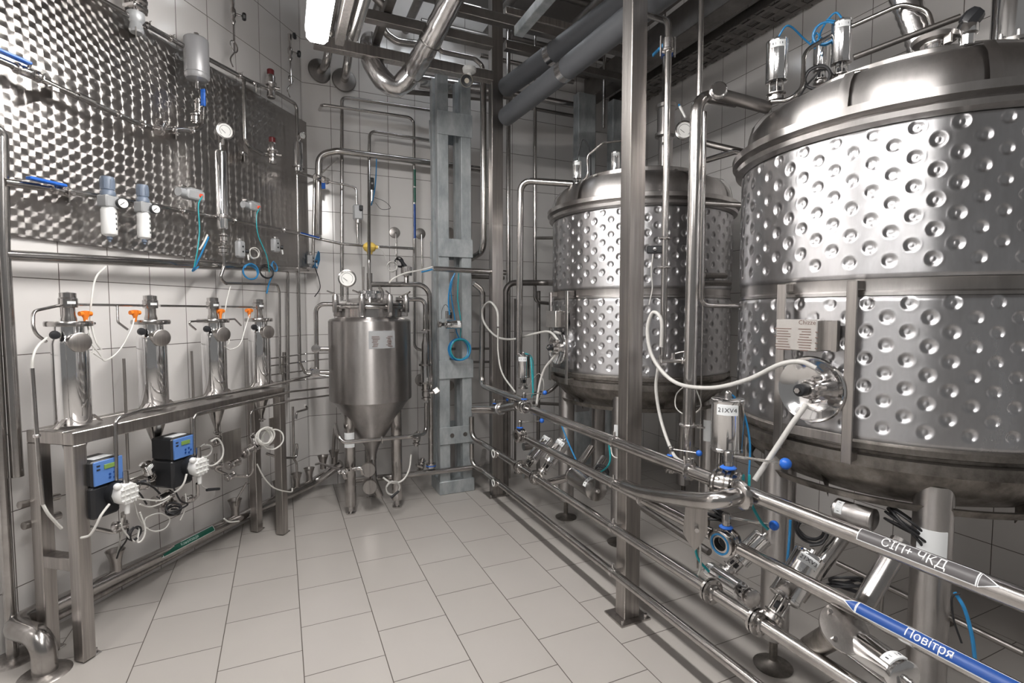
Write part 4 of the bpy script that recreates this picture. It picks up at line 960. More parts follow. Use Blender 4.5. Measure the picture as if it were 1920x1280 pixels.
# siphon loops with black hand wheels
for lb, x, y, sc in (('coiled siphon pipe with black hand wheel, left one, reaching the top edge', 437, 88, 1.0), ('coiled siphon pipe with two black hand wheels, right one', 544, 150, .85)):
    c = W(x, y, .12); t = Thing('siphon_pipe', lb, 'pipe', c, None)
    R = .034*sc; pts = [W(x, y+38*sc, .12), W(x-5, y+22*sc, .12)]
    Mx = frame(c, LN, -UP)
    pts += [Mx @ V((R*math.cos(a), R*math.sin(a), .012*a/6)) for a in np.linspace(.3, 2*math.pi-.2, 14)]
    pts += [W(x+1, y-22*sc, .12), W(x, y-52*sc, .12)]
    t.part('loop', MB().tube(spline(pts, 4), .005, 8), M['steel'])
    v = W(x, y-60*sc, .12); t.part('needle_valve', MB().lathe([(.008, -.06), (.016, -.04), (.010, -.02), (.018, 0), (.018, .03), (.009, .05), (.013, .09), (.016, .16*sc)], Matrix.Translation(v), 14), M['cast'])
    wv = v+UP*.012; e = wv+LN*.03+LD*.045
    t.part('spindle', MB().rod(wv, e, .007, seg=10), M['cast'])
    t.part('hand_wheel', MB().lathe([(0, 0), (.020, 0), (.026, .006), (.026, .018), (.020, .024), (0, .024)], frame(e, LN+LD*.9), 8), M['black'], 'black hand wheel')
    if sc < 1:
        e2 = v+UP*.12+LN*.03; t.part('hand_wheel', MB().lathe([(0, 0), (.018, 0), (.024, .006), (.024, .016), (0, .022)], frame(e2, LN+LD*.2), 8), M['black'], 'black hand wheel')
# red capped valves and filters
for lb, x, y, sc in (('red capped sampling valve in the upper sheet row', 508, 165, 1.0), ('red capped valve in the lower line beside the small filter pot', 511, 290, .95)):
    p = W(x, y, .13); t = Thing('sampling_valve', lb, 'valve', p, None); Mx = frame(p-UP*.07*sc, UP)
    t.part('body', MB().lathe([(0, 0), (.026*sc, 0), (.030*sc, .006), (.026*sc, .05*sc), (.034*sc, .055*sc), (.034*sc, .07*sc), (.026*sc, .075*sc), (.040*sc, .095*sc), (.040*sc, .105*sc), (.030*sc, .11*sc), (.030*sc, .15*sc), (.024*sc, .16*sc), (0, .16*sc)], Mx, 24), M['cast'])
    t.part('red_cap', MB().lathe([(0, .155*sc), (.022*sc, .157*sc), (.024*sc, .165*sc), (.024*sc, .195*sc), (.018*sc, .20*sc), (0, .20*sc)], Mx, 12), M['red'], 'dark red cap')
    t.part('side_knob', MB().rod(p+LN*.02, p+LN*.05+LD*.03, .011, seg=10), M['cast'])
def can(lb, x, yb, yt, off, r, gx=None, gy=None, gr=0, name='filter_housing'):
    a = W(x, yb, off); b_ = W(x, yt, off); h = b_.z-a.z; t = Thing(name, lb, 'filter', a)
    t.part('shell', MB().lathe([(0, .0), (r*.7, 0), (r*.9, .006), (r*.9, h*.14), (r*1.25, h*.15), (r*1.25, h*.18), (r, h*.19), (r, h-.012), (r*.92, h), (0, h)], Matrix.Translation(a), 32), M['polish'])
    t.part('clamp_ring', MB().lathe([(r, h*.14), (r*1.36, h*.15), (r*1.36, h*.18), (r, h*.19)], Matrix.Translation(a), 28), M['cast'])
    t.part('clamp_nut', MB().rod(a+UP*h*.165+LD*r*1.3, a+UP*h*.165+LD*r*1.9, r*.2, seg=8), M['cast'])
    t.part('neck', MB().rod(a+UP*h, a+UP*(h+.05), r*.2, seg=10), M['cast'])
    return t, a, h
t, a, h = can('tall slim polished filter housing in front of the steel sheet', 418, 430, 285, .16, .033)
gauge('big round pressure gauge on top of the tall filter housing', W(422, 245, .19), (.45, -.9, .0), .048, W(418, 272, .16), mt='cast')
t, a, h = can('short polished filter pot at the right end of the steel sheet', 560, 322, 268, .13, .034)
gauge('small pressure gauge above the short filter pot', W(567, 254, .16), (.4, -.9, 0), .026, W(560, 266, .13))
wl('pipe leaving the foot of the tall filter housing downward', [(419, 428, .16), (420, 500, .15), (412, 523, .15), (425, 532, .15)], .010, bend=.03)
bvalve('upright ferruled valve below the tall filter housing', W(420, 448, .16), UP, .07, .014); bvalve('second upright valve just above the collector pipe', W(419, 470, .16), UP, .06, .016)
# the two air regulators
for k, (x, yt, yb, sc, lb) in enumerate(((206, 333, 450, 1.0, 'left one of the two air regulators with blue grey knob and white bowl'), (271, 348, 455, .92, 'right one of the two air regulators with blue grey knob and white bowl'))):
    off = .17; top = W(x, yt, off); bot = W(x, yb, off); Hh = top.z-bot.z; t = Thing('air_regulator', lb, 'regulator', bot, 'air regulators'); Mx = Matrix.Translation(bot)
    R = .030*sc
    t.part('bowl', MB().lathe([(0, Hh*.04), (R*.3, Hh*.05), (R*1.05, Hh*.09), (R*1.1, Hh*.13), (R*1.1, Hh*.48), (R*.9, Hh*.52), (0, Hh*.52)], Mx, 24), M['white'])
    for j in range(4):
        q = bot+UP*Hh*(.18+.08*j)+(LN*.92+LD*.35)*R*1.08; t.part('slot', MB().box((0, 0, 0), (.008, .012, .006), frame(q, LN+LD*.3, LD), .002), M['black'])
    t.part('drain', MB().lathe([(0, -.008), (.006, -.008), (.006, 0), (.012, .004), (.012, Hh*.07), (0, Hh*.07)], Mx, 14), M['regblue'])
    t.part('body', MB().box((0, 0, Hh*.61), (R*2.3, R*2.1, Hh*.19), frame(bot, UP, LD), .006), M['alu'])
    kn = [(0, Hh*.70)]+[(R*1.05, Hh*.70), (R*1.05, Hh*.76), (R*.85, Hh*.79), (R*.95, Hh*.80), (R*.98, Hh*.97), (R*.9, Hh), (0, Hh)]
    kb = t.part('knob', MB().lathe(kn, Mx, 24), M['regblue'], 'blue grey knob')
    for j in range(14):
        a = j*math.pi/7; q = bot+V((math.cos(a), math.sin(a), 0))*R*.96+UP*Hh*.885; kk = MB().box((0, 0, 0), (.004, .003, Hh*.14), frame(q, UP, (math.cos(a), math.sin(a), 0)))
        if j % 2 == 0: t.part('rib', kk, M['regblue'], None, kb)
    f = (LN*.9+LD*.15).normalized(); g_ = bot+UP*Hh*.60+LN*R*1.5+LD*R*1.1
    Mg = frame(g_, LN*1+LD*-.25, UP)
    dc = t.part('gauge_case', MB().lathe([(0, -.012), (R*.85, -.012), (R*.9, 0), (R*.9, .012), (R*.8, .014), (R*.78, .008), (0, .008)], Mg, 24), M['black'], 'black gauge case')
    t.part('gauge_dial', MB().lathe([(R*.78, .009), (0, .010)], Mg, 24), M['dial'], 'cream dial', dc)
    t.part('gauge_needle', MB().box((0, R*.2, .012), (R*.08, R*.8, .001), Mg @ Matrix.Rotation(.7, 4, 'Z')), M['ink'], None, dc)
# actuator boxes along the lower row
def abox(lb, x, y, off, d, rot=0, ind=True, tube=None, grp=None, big=False):
    c = W(x, y, off); t = Thing('valve_actuator', lb, 'actuator', c, grp)
    Mx = frame(c, UP, LD*math.cos(rot)+LN*math.sin(rot)); Mx = Mx @ Matrix.Scale(1, 4)
    t.part('housing', MB().box((0, 0, 0), d, Mx, .008).rod(Mx @ V((-d[0]*.5, 0, 0)), Mx @ V((-d[0]*.85, 0, 0)), d[2]*.45, seg=16), M['alu'])
    t.part('cover', MB().box((d[0]*.05, 0, d[2]*.5+.004), (d[0]*.7, d[1]*.8, .01), Mx, .003), M['alu'])
    n = -1 if (Mx @ V((0, 1, 0))-Mx @ V((0, 0, 0))).dot(LN) < 0 else 1
    if ind: t.part('red_button', MB().lathe([(0, 0), (.012, 0), (.010, .01), (0, .012)], frame(Mx @ V((d[0]*.2, n*d[1]*.5, 0)), LN), 14), M['redlamp'], 'orange red indicator')
    for s_ in (-1, 1):
        t.part('mount', MB().rod(Mx @ V((s_*.018, 0, -d[2]*.5)), Mx @ V((s_*.018, 0, -d[2]*.5-.045)), .007, seg=8), M['cast'])
    t.part('end_bracket', MB().box((-d[0]*.6, 0, d[2]*.62), (.03, .03, .012), Mx, .002), M['cast'])
    if tube: t.part('air_tube', MB().tube(spline([Mx @ V((d[0]*.2, n*d[1]*.5+n*.012, 0))]+[W(*q) for q in tube], 7), .0035, 6), M['teal'], 'teal air tube')
    return t
abox('grey actuator box with orange button left of the tall filter housing', 362, 366, .19, (.12, .06, .055), tube=[(372, 385, .24), (374, 430, .24), (370, 470, .24), (364, 500, .22)])
abox('grey actuator box with orange button right of the tall filter housing', 474, 388, .19, (.105, .055, .05), tube=[(481, 405, .24), (484, 440, .24), (500, 480, .24), (505, 510, .22)])
def ubox(lb, x, y, off, w_, h_, d_, knob=True):
    c = W(x, y, off); t = Thing('valve_actuator', lb, 'actuator', c, 'upright grey actuator boxes'); Mx = frame(c, UP, LD)
    t.part('housing', MB().box((0, 0, 0), (w_, d_, h_), Mx, .010), M['alu'])
    s_ = 1 if ((Mx @ V((0, 1, 0)))-c).dot(LN) > 0 else -1
    for q in (-.25, .25): t.part('screw', MB().lathe([(0, 0), (.006, 0), (.006, .003), (0, .003)], frame(Mx @ V((0, s_*d_/2, h_*q*.6)), LN), 10), M['black'])
    t.part('top_port', MB().rod(c+UP*h_/2, c+UP*(h_/2+.012), w_*.3, seg=16), M['cast'])
    if knob:
        t.part('cable_gland', MB().rod(Mx @ V((w_*.45, s_*d_*.5, -h_*.1)), Mx @ V((w_*.62, s_*d_*.85, -h_*.12)), w_*.2, seg=12), M['black'], 'black cable gland')
        t.part('plug', MB().rod(Mx @ V((w_*.55, s_*d_*.7, -h_*.3)), Mx @ V((w_*.6, s_*d_*.75, -h_*.62)), w_*.09, seg=8), M['white'], 'white plug')
    return t
ubox('left upright grey box of the pair before the lower sheet edge', 450, 467, .18, .058, .108, .045); ubox('right upright grey box of the pair before the lower sheet edge', 516, 460, .18, .060, .096, .045)
ubox('upright grey box on the blue backed bracket right of the steel sheet', 583, 487, .14, .052, .082, .045)
p = W(592, 487, .10); t = Thing('blue_bracket', 'blue plate behind the rightmost upright grey box', 'bracket', p)
t.part('plate', MB().beam(W(600, 474, .09), W(588, 508, .09), .06, .006, LD, .002), M['bluetube'])
for lb, c, ax, R, r, n_, mt_ in (('blue tube coil hanging over the collector pipe', (470, 510, .2), (.6, -.8, .1), .050, .005, 2.2, 'bluetube'),
        ('grey wire coil beside the left upright box', (476, 475, .2), (.6, -.8, .1), .034, .003, 2.6, 'clear_hose'), ('black cable coil crossing the collector pipe', (500, 510, .22), (.5, -.8, .3), .045, .004, 2.3, 'rubber'),
        ('blue tube loop at the middle of the collector pipe', (515, 500, .2), (.9, -.4, .1), .034, .004, 1.7, 'bluetube')):
    coil(lb, W(*c), ax, R, r, n_, mt_, cat='tube')
for lb, P_, r, mt_ in (('blue and white tubes dangling from the left actuator box', [(391, 444, .23), (380, 470, .23), (368, 495, .2), (361, 508, .17), (372, 500, .15)], .006, 'bluetube'),
        ('short white tube end below the left actuator box', [(389, 440, .24), (382, 455, .25), (374, 468, .24)], .006, 'clear_hose'),
        ('blue tube going down from the tube knot to the filters', [(512, 515, .2), (505, 530, .2), (500, 550, .2)], .006, 'bluetube'),
        ('milky hose arching down from the collector pipe to the second orange plug', [(198, 500, .2), (180, 520, .24), (172, 560, .27), (170, 600, .27), (180, 640, .30), (190, 655, .30)], .005, 'clear_hose'),
        ('milky hose curving under the second orange plug', [(252, 597, .30), (245, 620, .33), (225, 655, .33), (200, 674, .33), (172, 660, .33)], .004, 'clear_hose'),
        ('thin milky hose from the first orange plug', [(162, 600, .30), (168, 625, .33), (175, 650, .33), (172, 668, .33)], .004, 'clear_hose'),
        ('white hose hanging left of the first polished filter', [(88, 633, .33), (70, 650, .40), (62, 670, .42), (60, 690, .42)], .0055, 'clear_hose'),
        ('milky hose from the collector pipe to the third filter', [(432, 537, .2), (424, 570, .27), (420, 610, .27), (430, 640, .3), (420, 650, .33)], .004, 'clear_hose'),
        ('thin milky hose looping from the fourth orange plug', [(468, 590, .3), (460, 615, .33), (450, 645, .33), (432, 655, .33), (420, 648, .33)], .004, 'clear_hose'),
        ('black pliers shaped lead hanging by the rightmost box', [(590, 500, .16), (597, 520, .16), (600, 540, .16), (590, 556, .16)], .0045, 'rubber')):
    hose(lb, [W(*q) for q in P_], r*.85, mt_, name='tube', cat='tube')
wl('thin pipe leaving the steel sheet toward the back wall valves', [(556, 322), (600, 336)], .012)
wl('upright pipe dropping from the small filter pot past the collector', [(557, 328, .12), (563, 680, .12), (572, 700, .14), (617, 705, .3)], .009, bend=.03)
wl('upright pipe next to the corner, passing the rack end', [(500, 506, .13), (540, 508, .13), (541, 745, .13)], .009, bend=.02)
wl('short bent pipe between collector and rack end', [(425, 531, .15), (520, 533, .15), (524, 548, .15), (525, 700, .15)], .009, bend=.03)
wl('dark upright fitting stack behind the rack end', [(533, 660, .07), (533, 720, .07)], .014, mt='beam')

# ------------------------------------------------------------------ the filter rack
ZR = W(115, 816, .41).z; S0 = (FZ(150, 1245)-LO).dot(LD)+.03; S1 = (FZ(541, 1002)-LO).dot(LD)
t = Thing('filter_rack', 'square tube steel rack carrying four polished filters along the left wall', 'rack', LW((S0+S1)/2, .27, 0))
sq = .055; FO, BO = .385, .185; Mr = Matrix.Identity(4)
def lbx(s0, s1, o0, o1, z0, z1, bev=.003):
    Mx = Matrix.Identity(4); c = LW((s0+s1)/2, (o0+o1)/2, (z0+z1)/2)
    for i in range(3): Mx[i][0] = LD[i]; Mx[i][1] = LN[i]*-1; Mx[i][2] = (0, 0, 1)[i]; Mx[i][3] = c[i]
    return MB().box((0, 0, 0), (s1-s0, o1-o0, z1-z0), Mx, bev)
for s_ in (S0, S1):
    for o in (FO, BO): t.part('leg', lbx(s_-sq/2, s_+sq/2, o-sq/2, o+sq/2, .006, ZR-sq), M['steel_b']); t.part('foot_plate', lbx(s_+sq/2, s_+sq/2+.03, o-.02, o+.02, 0.0, .006), M['cast'])
for o in (FO, BO): t.part('top_rail', lbx(S0-sq/2, S1+sq/2, o-sq/2, o+sq/2, ZR-sq, ZR), M['steel_b'])
t.part('end_rail', lbx(S0-sq/2, S0+sq/2, BO+sq/2, FO-sq/2, ZR-sq, ZR), M['steel_b'])
t.part('cross_rail', lbx(S0-sq/2, S0+sq/2, BO+sq/2, FO-sq/2, .40, .455), M['steel_b'])
t.part('end_rail', lbx(S1-sq/2, S1+sq/2, BO+sq/2, FO-sq/2, ZR-sq, ZR), M['steel_b'])
t.part('top_deck', lbx(S0, S1, BO+sq/2, FO-sq/2, ZR-.008, ZR-.002), M['steel_b'])
for s_ in (S0, S1): t.part('anchor_bolt', MB().rod(LW(s_+sq/2+.015, FO, .006), LW(s_+sq/2+.015, FO, .022), .009, seg=8), M['cast'])
fd = V((.6, -.8, 0))
for k, (x, lb) in enumerate(((134, 'first polished filter from the left on the rack, with round capped port'), (287, 'second polished filter from the left on the rack'), (403, 'third polished filter from the left on the rack'), (488, 'fourth polished filter on the rack, nearest the corner'))):
    q = W(x, 700, .265); a = V((q.x, q.y, ZR)); t = Thing('polished_filter', lb, 'filter', a, 'polished filters on the rack'); Mx = Matrix.Translation(a); r = .066
    t.part('body', MB().lathe([(0, .006), (r*.97, .008), (r, .012), (r, .365), (r*.97, .378), (r*.86, .395), (r*.82, .402), (r*.82, .440)], Mx, 40), M['polish'])
    fl_ = t.part('top_flange', MB().lathe([(r*.8, .438), (r*1.28, .440), (r*1.3, .446), (r*1.3, .456), (r*1.26, .462), (r*.45, .462)], Mx, 36), M['steel'])
    t.part('flange_bolt', MB().rod(a+UP*.45+LD*r*1.25, a+UP*.45+LD*r*1.7, .006, seg=8), M['cast'], None, fl_)
    t.part('neck', MB().lathe([(r*.42, .46), (r*.44, .47), (r*.36, .49), (r*.36, .52), (r*.5, .522), (r*.52, .53), (r*.52, .56), (r*.46, .565), (r*.46, .585), (0, .59)], Mx, 24), M['steel'])
    t.part('neck_sticker', patch(frame(a+UP*.543+fd*r*.52, fd, UP) @ Matrix.Rotation(-math.pi/2, 4, 'Z'), .03, .012, ('y', r*.52), .0008), M['paper'], 'white sticker')
    pc = a+UP*.372; pt = t.part('side_port', MB().lathe([(0, 0), (.036, 0), (.036, r*1.3), (.040, r*1.32), (.042, r*1.34), (.042, r*1.5), (.038, r*1.54), (0, r*1.54)], frame(pc, fd), 32), M['steel_b'], 'round capped port')
    t.part('cone', MB().lathe([(r*.95, -.008), (r*.92, -.03), (r*.18, -.19), (r*.18, -.23), (0, -.23)], Mx, 32), M['steel'])
    t.part('cone_clamp', wingclamp(a-UP*.215, UP, r*.2, LN), M['cast'])
    for s_ in (-1, 1):
        for z_ in (0,): t.part('foot_clip', MB().beam(a+LD*s_*r*.9+UP*.04+LN*.03, a+LD*s_*r*1.45+UP*.004+LN*.03, .022, .004, LN), M['cast'])
    kv = a-LD*r*1.15+UP*.405+LN*.02
    t.part('inlet_spigot', MB().rod(a-LD*r*.7+UP*.405, kv, .010, seg=10), M['cast'])
    t.part('black_knob', MB().lathe([(0, 0), (.015, 0), (.019, .005), (.017, .02), (0, .024)], frame(kv, LN-LD*.4), 14), M['black'], 'black plastic knob')
zm = .535+ZR
for i, (xa, xb) in enumerate(((148, 274), (300, 392), (414, 480))):
    run('thin manifold pipe between the %s filter heads' % ('first and second', 'second and third', 'third and fourth')[i], [V((*W(x, 580, .265).xy, zm)) for x in (xa, xb)], .006, group=None)
q = V((*W(121, 580, .265).xy, zm)); run('thin bent pipe looping left of the first filter head', [q, W(62, 583, .30), W(62, 622, .33), W(86, 640, .30)], .0065, bend=.04)
run('thin bent drop pipe left of the second filter', [V((*W(220, 580, .265).xy, zm)), W(221, 604, .28), W(240, 618, .30)], .0055, bend=.015)
run('thin angled bar over the third filter, reaching to both sides', [W(367, 618, .30), W(350, 603, .30), W(440, 598, .30), W(452, 610, .30)], .0055, bend=.01)
for k, (x, y, lb) in enumerate(((160, 588, 'orange plastic plug right of the first filter head'), (253, 586, 'orange plastic plug left of the second filter head'), (413, 583, 'orange plastic plug right of the third filter head'), (467, 582, 'orange plastic plug left of the fourth filter head'))):
    c = W(x, y, .285); t = Thing('orange_plug', lb, 'connector', c, 'orange plugs on the manifold pipe')
    t.part('body', MB().lathe([(0, -.045), (.006, -.045), (.009, -.02), (.015, -.008), (.016, .012), (0, .014)], Matrix.Translation(c), 14), M['orange'])
    t.part('cross_nut', MB().rod(c-LD*.026, c+LD*.026, .0105, seg=10), M['orange'])
for x, y0, y1, lb in ((232, 672, 880, 'thin upright rod between the first and second filters'), (359, 658, 752, 'thin upright rod left of the third filter')):
    run(lb, [W(x, y0, .30), W(x+(y1-y0)*.04, y1, .30)], .0065, mt='steel_b', seg=8)
run('thin steel tube standing on the rack end left of the first filter', [W(60, 690, .42), W(73, 870, .42), W(80, 945, .42)], .0075, clamps=((0, .7),), cr=1.1, seg=10)
hose('milky hose leading on from the thin tube at the rack end', [W(80, 945, .42), W(92, 965, .42), (W(115, 990, .40))], .006, 'clear_hose')
# delivery pipes along the rack front
run('discharge pipe of the left dosing pump, running along the rack top', [W(218, 900, .45), W(216, 785, .45), W(262, 770, .44), W(545, 714, .44), W(580, 704, .42)], .0085, bend=.035)
run('discharge pipe of the right dosing pump, running along the rack front', [W(365, 860, .45), W(363, 778, .45), W(385, 771, .44), W(545, 734, .44), W(617, 726, .32)], .0075, bend=.03)
run('third thin pipe along the rack front near its right end', [W(470, 815, .44), W(470, 772, .44), W(482, 766, .44), W(548, 750, .44), W(617, 741, .32)], .0070, bend=.025)
run('short hooked pipe end right of the rack end leg', [W(555, 785, .36), W(556, 772, .36), W(578, 766, .34), W(572, 760, .34)], .008, bend=.02)
for k, (y0, y1) in enumerate(((664, 661), (678, 672), (695, 694), (712, 707))):
    run('thin pipe %s reaching behind to the conical tank' % ('topmost', 'second from the top', 'third from the top', 'fourth from the top')[k], [W(505, y0+8, .09), W(575, y0-1, .12), FY(619, y1, 4.0)], .0055, bend=.02, seg=8, group=None)
bvalve('small blue handled valve at the end of the thin pipes near the conical tank', W(587, 692, .16), LD, .06, .009, (LN, -LD, .06)); 
# ------------------------------------------------------------------ dosing pumps
def pump(lb, p):
    """p = lower left front corner of the blue plate"""
    Mx = Matrix.Identity(4)
    for i in range(3): Mx[i][0] = LD[i]; Mx[i][1] = (-LN)[i]; Mx[i][2] = (0, 0, 1)[i]; Mx[i][3] = p[i]
    t = Thing('dosing_pump', lb, 'pump', p-UP*.16, 'dosing pumps')
    t.part('housing', MB().box((.055, .065, .052), (.135, .13, .11), Mx, .008), M['black']); t.part('motor_block', MB().box((.05, .07, -.075), (.125, .14, .145), Mx, .012), M['black'])
    bp = t.part('blue_plate', MB().box((.058, -.003, .052), (.128, .008, .104), Mx, .002), M['pumpblue'], 'blue control plate')
    t.part('display', MB().box((.062, -.009, .075), (.052, .004, .020), Mx, .001), M['lcd'], 'green display', bp)
    for i in range(5):
        a = i*2*math.pi/5; t.part('key', MB().lathe([(0, 0), (.005, 0), (.005, .002), (0, .002)], Mx @ Matrix.Translation(V((.075+.018*math.cos(a), -.0075, .030+.012*math.sin(a)))) @ Matrix.Rotation(math.pi/2, 4, 'X'), 10), M['label_blue'], None, bp)
    for i in range(2): t.part('lettering', MB().box((.012, -.008, .085-.016*i), (.014, .002, .006), Mx), M['ink'], None, bp)
    t.part('top_label', MB().box((.06, .05, .1085), (.085, .05, .002), Mx), M['paper'], 'white label on top')
    hc = (.088, -.045, -.055); Mh = Mx @ Matrix.Translation(V(hc)) @ Matrix.Rotation(math.pi/2, 4, 'X')
    t.part('collar', MB().lathe([(0, -.06), (.052, -.06), (.052, -.012), (0, -.012)], Mh, 30), M['black'])
    hd = t.part('pump_head', MB().lathe([(0, -.012), (.046, -.012), (.050, -.004), (.050, .026), (.044, .034), (0, .034)], Mh, 10), M['white'], 'white pump head')
    for j in (-1, 0, 1):
        t.part('head_rib', MB().box((j*.024, 0, .036), (.004, .078, .008), Mh), M['dial'], None, hd); t.part('head_rib', MB().box((0, j*.024, .036), (.078, .004, .008), Mh), M['dial'], None, hd)
    t.part('top_valve', MB().rod(Mx @ V((.088, -.06, -.01)), Mx @ V((.088, -.06, .045)), .013, .011, 14), M['steel'])
    t.part('bottom_valve', MB().rod(Mx @ V((.088, -.06, -.10)), Mx @ V((.088, -.06, -.145)), .012, .010, 14), M['white'])
    t.part('vent_knob', MB().ball(Mx @ V((.048, -.062, -.012)), .016, 12).rod(Mx @ V((.048, -.062, -.012)), Mx @ V((.08, -.062, -.02)), .012), M['white'], 'white vent knob')
    return t
P1_ = W(178, 912, .44); P2_ = W(327, 862, .44)
pump('left dosing pump with blue plate, black body and white head, nearer the viewer', P1_)
pump('right dosing pump with blue plate, black body and white head, farther along the rack', P2_)
for lb, P_, r, mt_ in (('white hose sweeping from the left pump head to the lower left', [(205, 945, .52), (190, 965, .53), (180, 985, .52), (168, 1003, .5), (152, 1008, .46)], .0065, 'clear_hose'),
        ('white hose running down from the right pump head', [(350, 888, .5), (345, 905, .5), (335, 918, .48), (328, 922, .46)], .006, 'clear_hose'),
        ('big milky hose loop on the wall between the pumps', [(250, 935, .45), (262, 975, .42), (285, 995, .40), (310, 990, .38), (318, 972, .38), (300, 962, .38), (275, 970, .38), (270, 985, .38)], .0045, 'clear_hose'),
        ('milky hose looping down under the left pump', [(262, 960, .46), (272, 990, .46), (268, 1010, .46), (258, 1015, .45), (262, 985, .44)], .0055, 'clear_hose'),
        ('thick white hose ending at the drain pipe', [(420, 972, .3), (430, 978, .3), (448, 977, .28)], .006, 'clear_hose'),
        ('long milky hose arc sagging to the end leg of the rack', [(482, 870, .42), (495, 895, .42), (515, 915, .42), (545, 922, .42), (548, 915, .4)], .0055, 'clear_hose'),
        ('small milky hose ring between plate and pump', [(395, 827, .38), (408, 822, .38), (418, 838, .38), (416, 858, .38), (400, 872, .38), (385, 872, .38)], .0065, 'clear_hose'),
        ('grey cable from the right pump with black plug end', [(372, 895, .46), (378, 910, .46), (392, 917, .46)], .003, 'gray_hose'),
        ('milky hose descending from the left pump to the steel pipe bundle', [(250, 930, .47), (262, 935, .45), (300, 938, .42), (318, 930, .42)], .005, 'clear_hose'),
        ('black cable hanging into the nearest funnel', [(240, 985, .44), (238, 1010, .40), (225, 1030, .3), (219, 1046, .22)], .005, 'rubber'),
        ('black cable crossing below the right pump', [(326, 915, .45), (338, 938, .45), (352, 945, .45), (335, 955, .45), (312, 962, .42)], .0055, 'rubber')):
    hose(lb, [W(*q) for q in P_], r*.78, mt_)
coil('bundle of white hoses coiled at the right part of the rack', W(497, 818, .46), (.5, -.8, .1), .050, .0055, 3.4, 'clear_hose', cat='hose')
coil('large loose white hose turn beside the coiled bundle', W(512, 822, .46), (.4, -.85, .1), .062, .005, 1.5, 'clear_hose', cat='hose')
coil('black cable bunch hanging under the left pump', W(252, 1000, .44), (.7, -.5, .1), .028, .004, 2.5, 'rubber', name='cable_coil', cat='cable')
coil('black cable bunch lying below the right pump', W(325, 955, .42), (.2, -.4, .9), .030, .005, 3, 'rubber', name='cable_coil', cat='cable')
coil('thin grey wire ring above the hose by the steel plate', W(385, 845, .36), (.6, -.8, .1), .034, .003, 2, 'gray_hose', cat='wire', name='wire_coil')
t = Thing('black_plug', 'black plug at the end of the grey cable', 'plug', W(400, 917, .46)); t.part('grip', MB().rod(W(388, 918, .46), W(411, 916, .46), .0085, .0075, 12), M['black'])
# mounting plates
for lb, x0, x1, y0, y1, off in (('square steel mounting plate left of the white hose bundle', 418, 452, 800, 862, .36), ('dark steel mounting plate between hose bundle and rack end leg', 506, 532, 775, 830, .36), ('narrow steel plate behind the left dosing pump', 246, 300, 878, 915, .33)):
    a = W(x0, y1, off); b_ = W(x1, y1, off); c = W((x0+x1)/2, y0, off); Mx = frame((a+b_)/2, UP, LD); hh = c.z-a.z
    single('mounting_plate', MB().box((0, 0, hh/2), ((b_-a).length, .005, hh), Mx, .001), M['steel_b'], lb, 'plate')
# suction pipe work under the rack
run('bent steel pipe under the left pump, rising beside the rack leg', [W(148, 880, .36), W(150, 985, .36), W(215, 998, .36), W(232, 990, .40), W(231, 962, .48)], .0095, bend=.03)
run('bent suction pipe under the right pump', [W(340, 945, .34), W(362, 938, .42), W(371, 928, .46), W(370, 906, .48)], .0085, bend=.02)
run('U shaped steel pipe under the square mounting plate', [W(404, 850, .34), W(404, 880, .34), W(430, 892, .34), W(468, 893, .38), W(474, 880, .42), W(475, 845, .42)], .009, bend=.025)
run('steel pipe behind the square plate rising to the hose bundle', [W(500, 850, .28), W(525, 858, .3), W(555, 858, .3), W(557, 840, .3), W(556, 832, .3)], .009, bend=.02)
for lb, x, y, off, sc in (('fitting cluster under the second filter cone', 292, 872, .30, 1), ('fitting cluster under the third filter cone', 404, 826, .30, .8), ('fitting cluster in the pipe bundle right of the left pump', 305, 935, .34, 1.1), ('fitting cluster under the square plate', 437, 868, .32, 1), ('small ferruled fitting on the U shaped pipe', 432, 893, .36, .7), ('pump like fitting under the white hose bundle', 465, 845, .34, 1.1)):
    bvalve(lb, W(x, y, off), LD*.8+UP*.1, .10*sc, .016*sc, grp='fitting clusters under the rack')
for lb, x, y in (('small steel actuator with white tag left of the right pump', 283, 893), ('small shiny actuator right of the hose bundle foot', 482, 835)):
    actuator(lb, W(x, y, .34), -LD*.5+UP*.9+LN*.2, .026, .06, '', lab=tuple(LN), base_r=.02, group='small actuators under the rack')
run('upper of the two dark pipe stubs poking out by the rack leg', [W(36, 947, .14), W(110, 930, .14)], .016, mt='steel_b', flange=None)
run('lower of the two dark pipe stubs poking out by the rack leg', [W(44, 986, .14), W(112, 965, .14)], .017, mt='steel_b')
for lb, P_, r, mt_ in (('black cable arc behind the left pump foot', [(228, 905, .42), (245, 912, .42), (262, 925, .42), (275, 945, .42)], .004, 'rubber'),
        ('black cable from the left pump to the fittings on its right', [(240, 915, .43), (262, 905, .42), (285, 912, .40), (300, 925, .38)], .0045, 'rubber'),
        ('white wire twisted with black below the left pump', [(232, 960, .47), (228, 985, .46), (240, 1005, .45), (252, 1015, .45)], .0035, 'clear_hose'),
        ('thin milky hose running right along the wall under the pumps', [(262, 945, .42), (282, 950, .40), (305, 942, .38), (322, 930, .38)], .004, 'clear_hose'),
        ('white sleeve wire hanging by the right pump outlet', [(348, 925, .44), (349, 942, .44), (346, 958, .44), (338, 975, .43)], .003, 'clear_hose'),
        ('pair of pale wires dropping into the nearest funnel', [(234, 985, .40), (226, 1010, .34), (220, 1040, .24)], .004, 'clear_hose'),
        ('thin milky hose wound over the manifold between first and second filter', [(165, 625, .3), (172, 645, .33), (186, 662, .33), (196, 676, .33), (212, 668, .33)], .0035, 'clear_hose')):
    hose(lb, [W(*q) for q in P_], r, mt_, name='cable' if mt_ == 'rubber' else 'tube', cat='cable' if mt_ == 'rubber' else 'tube')
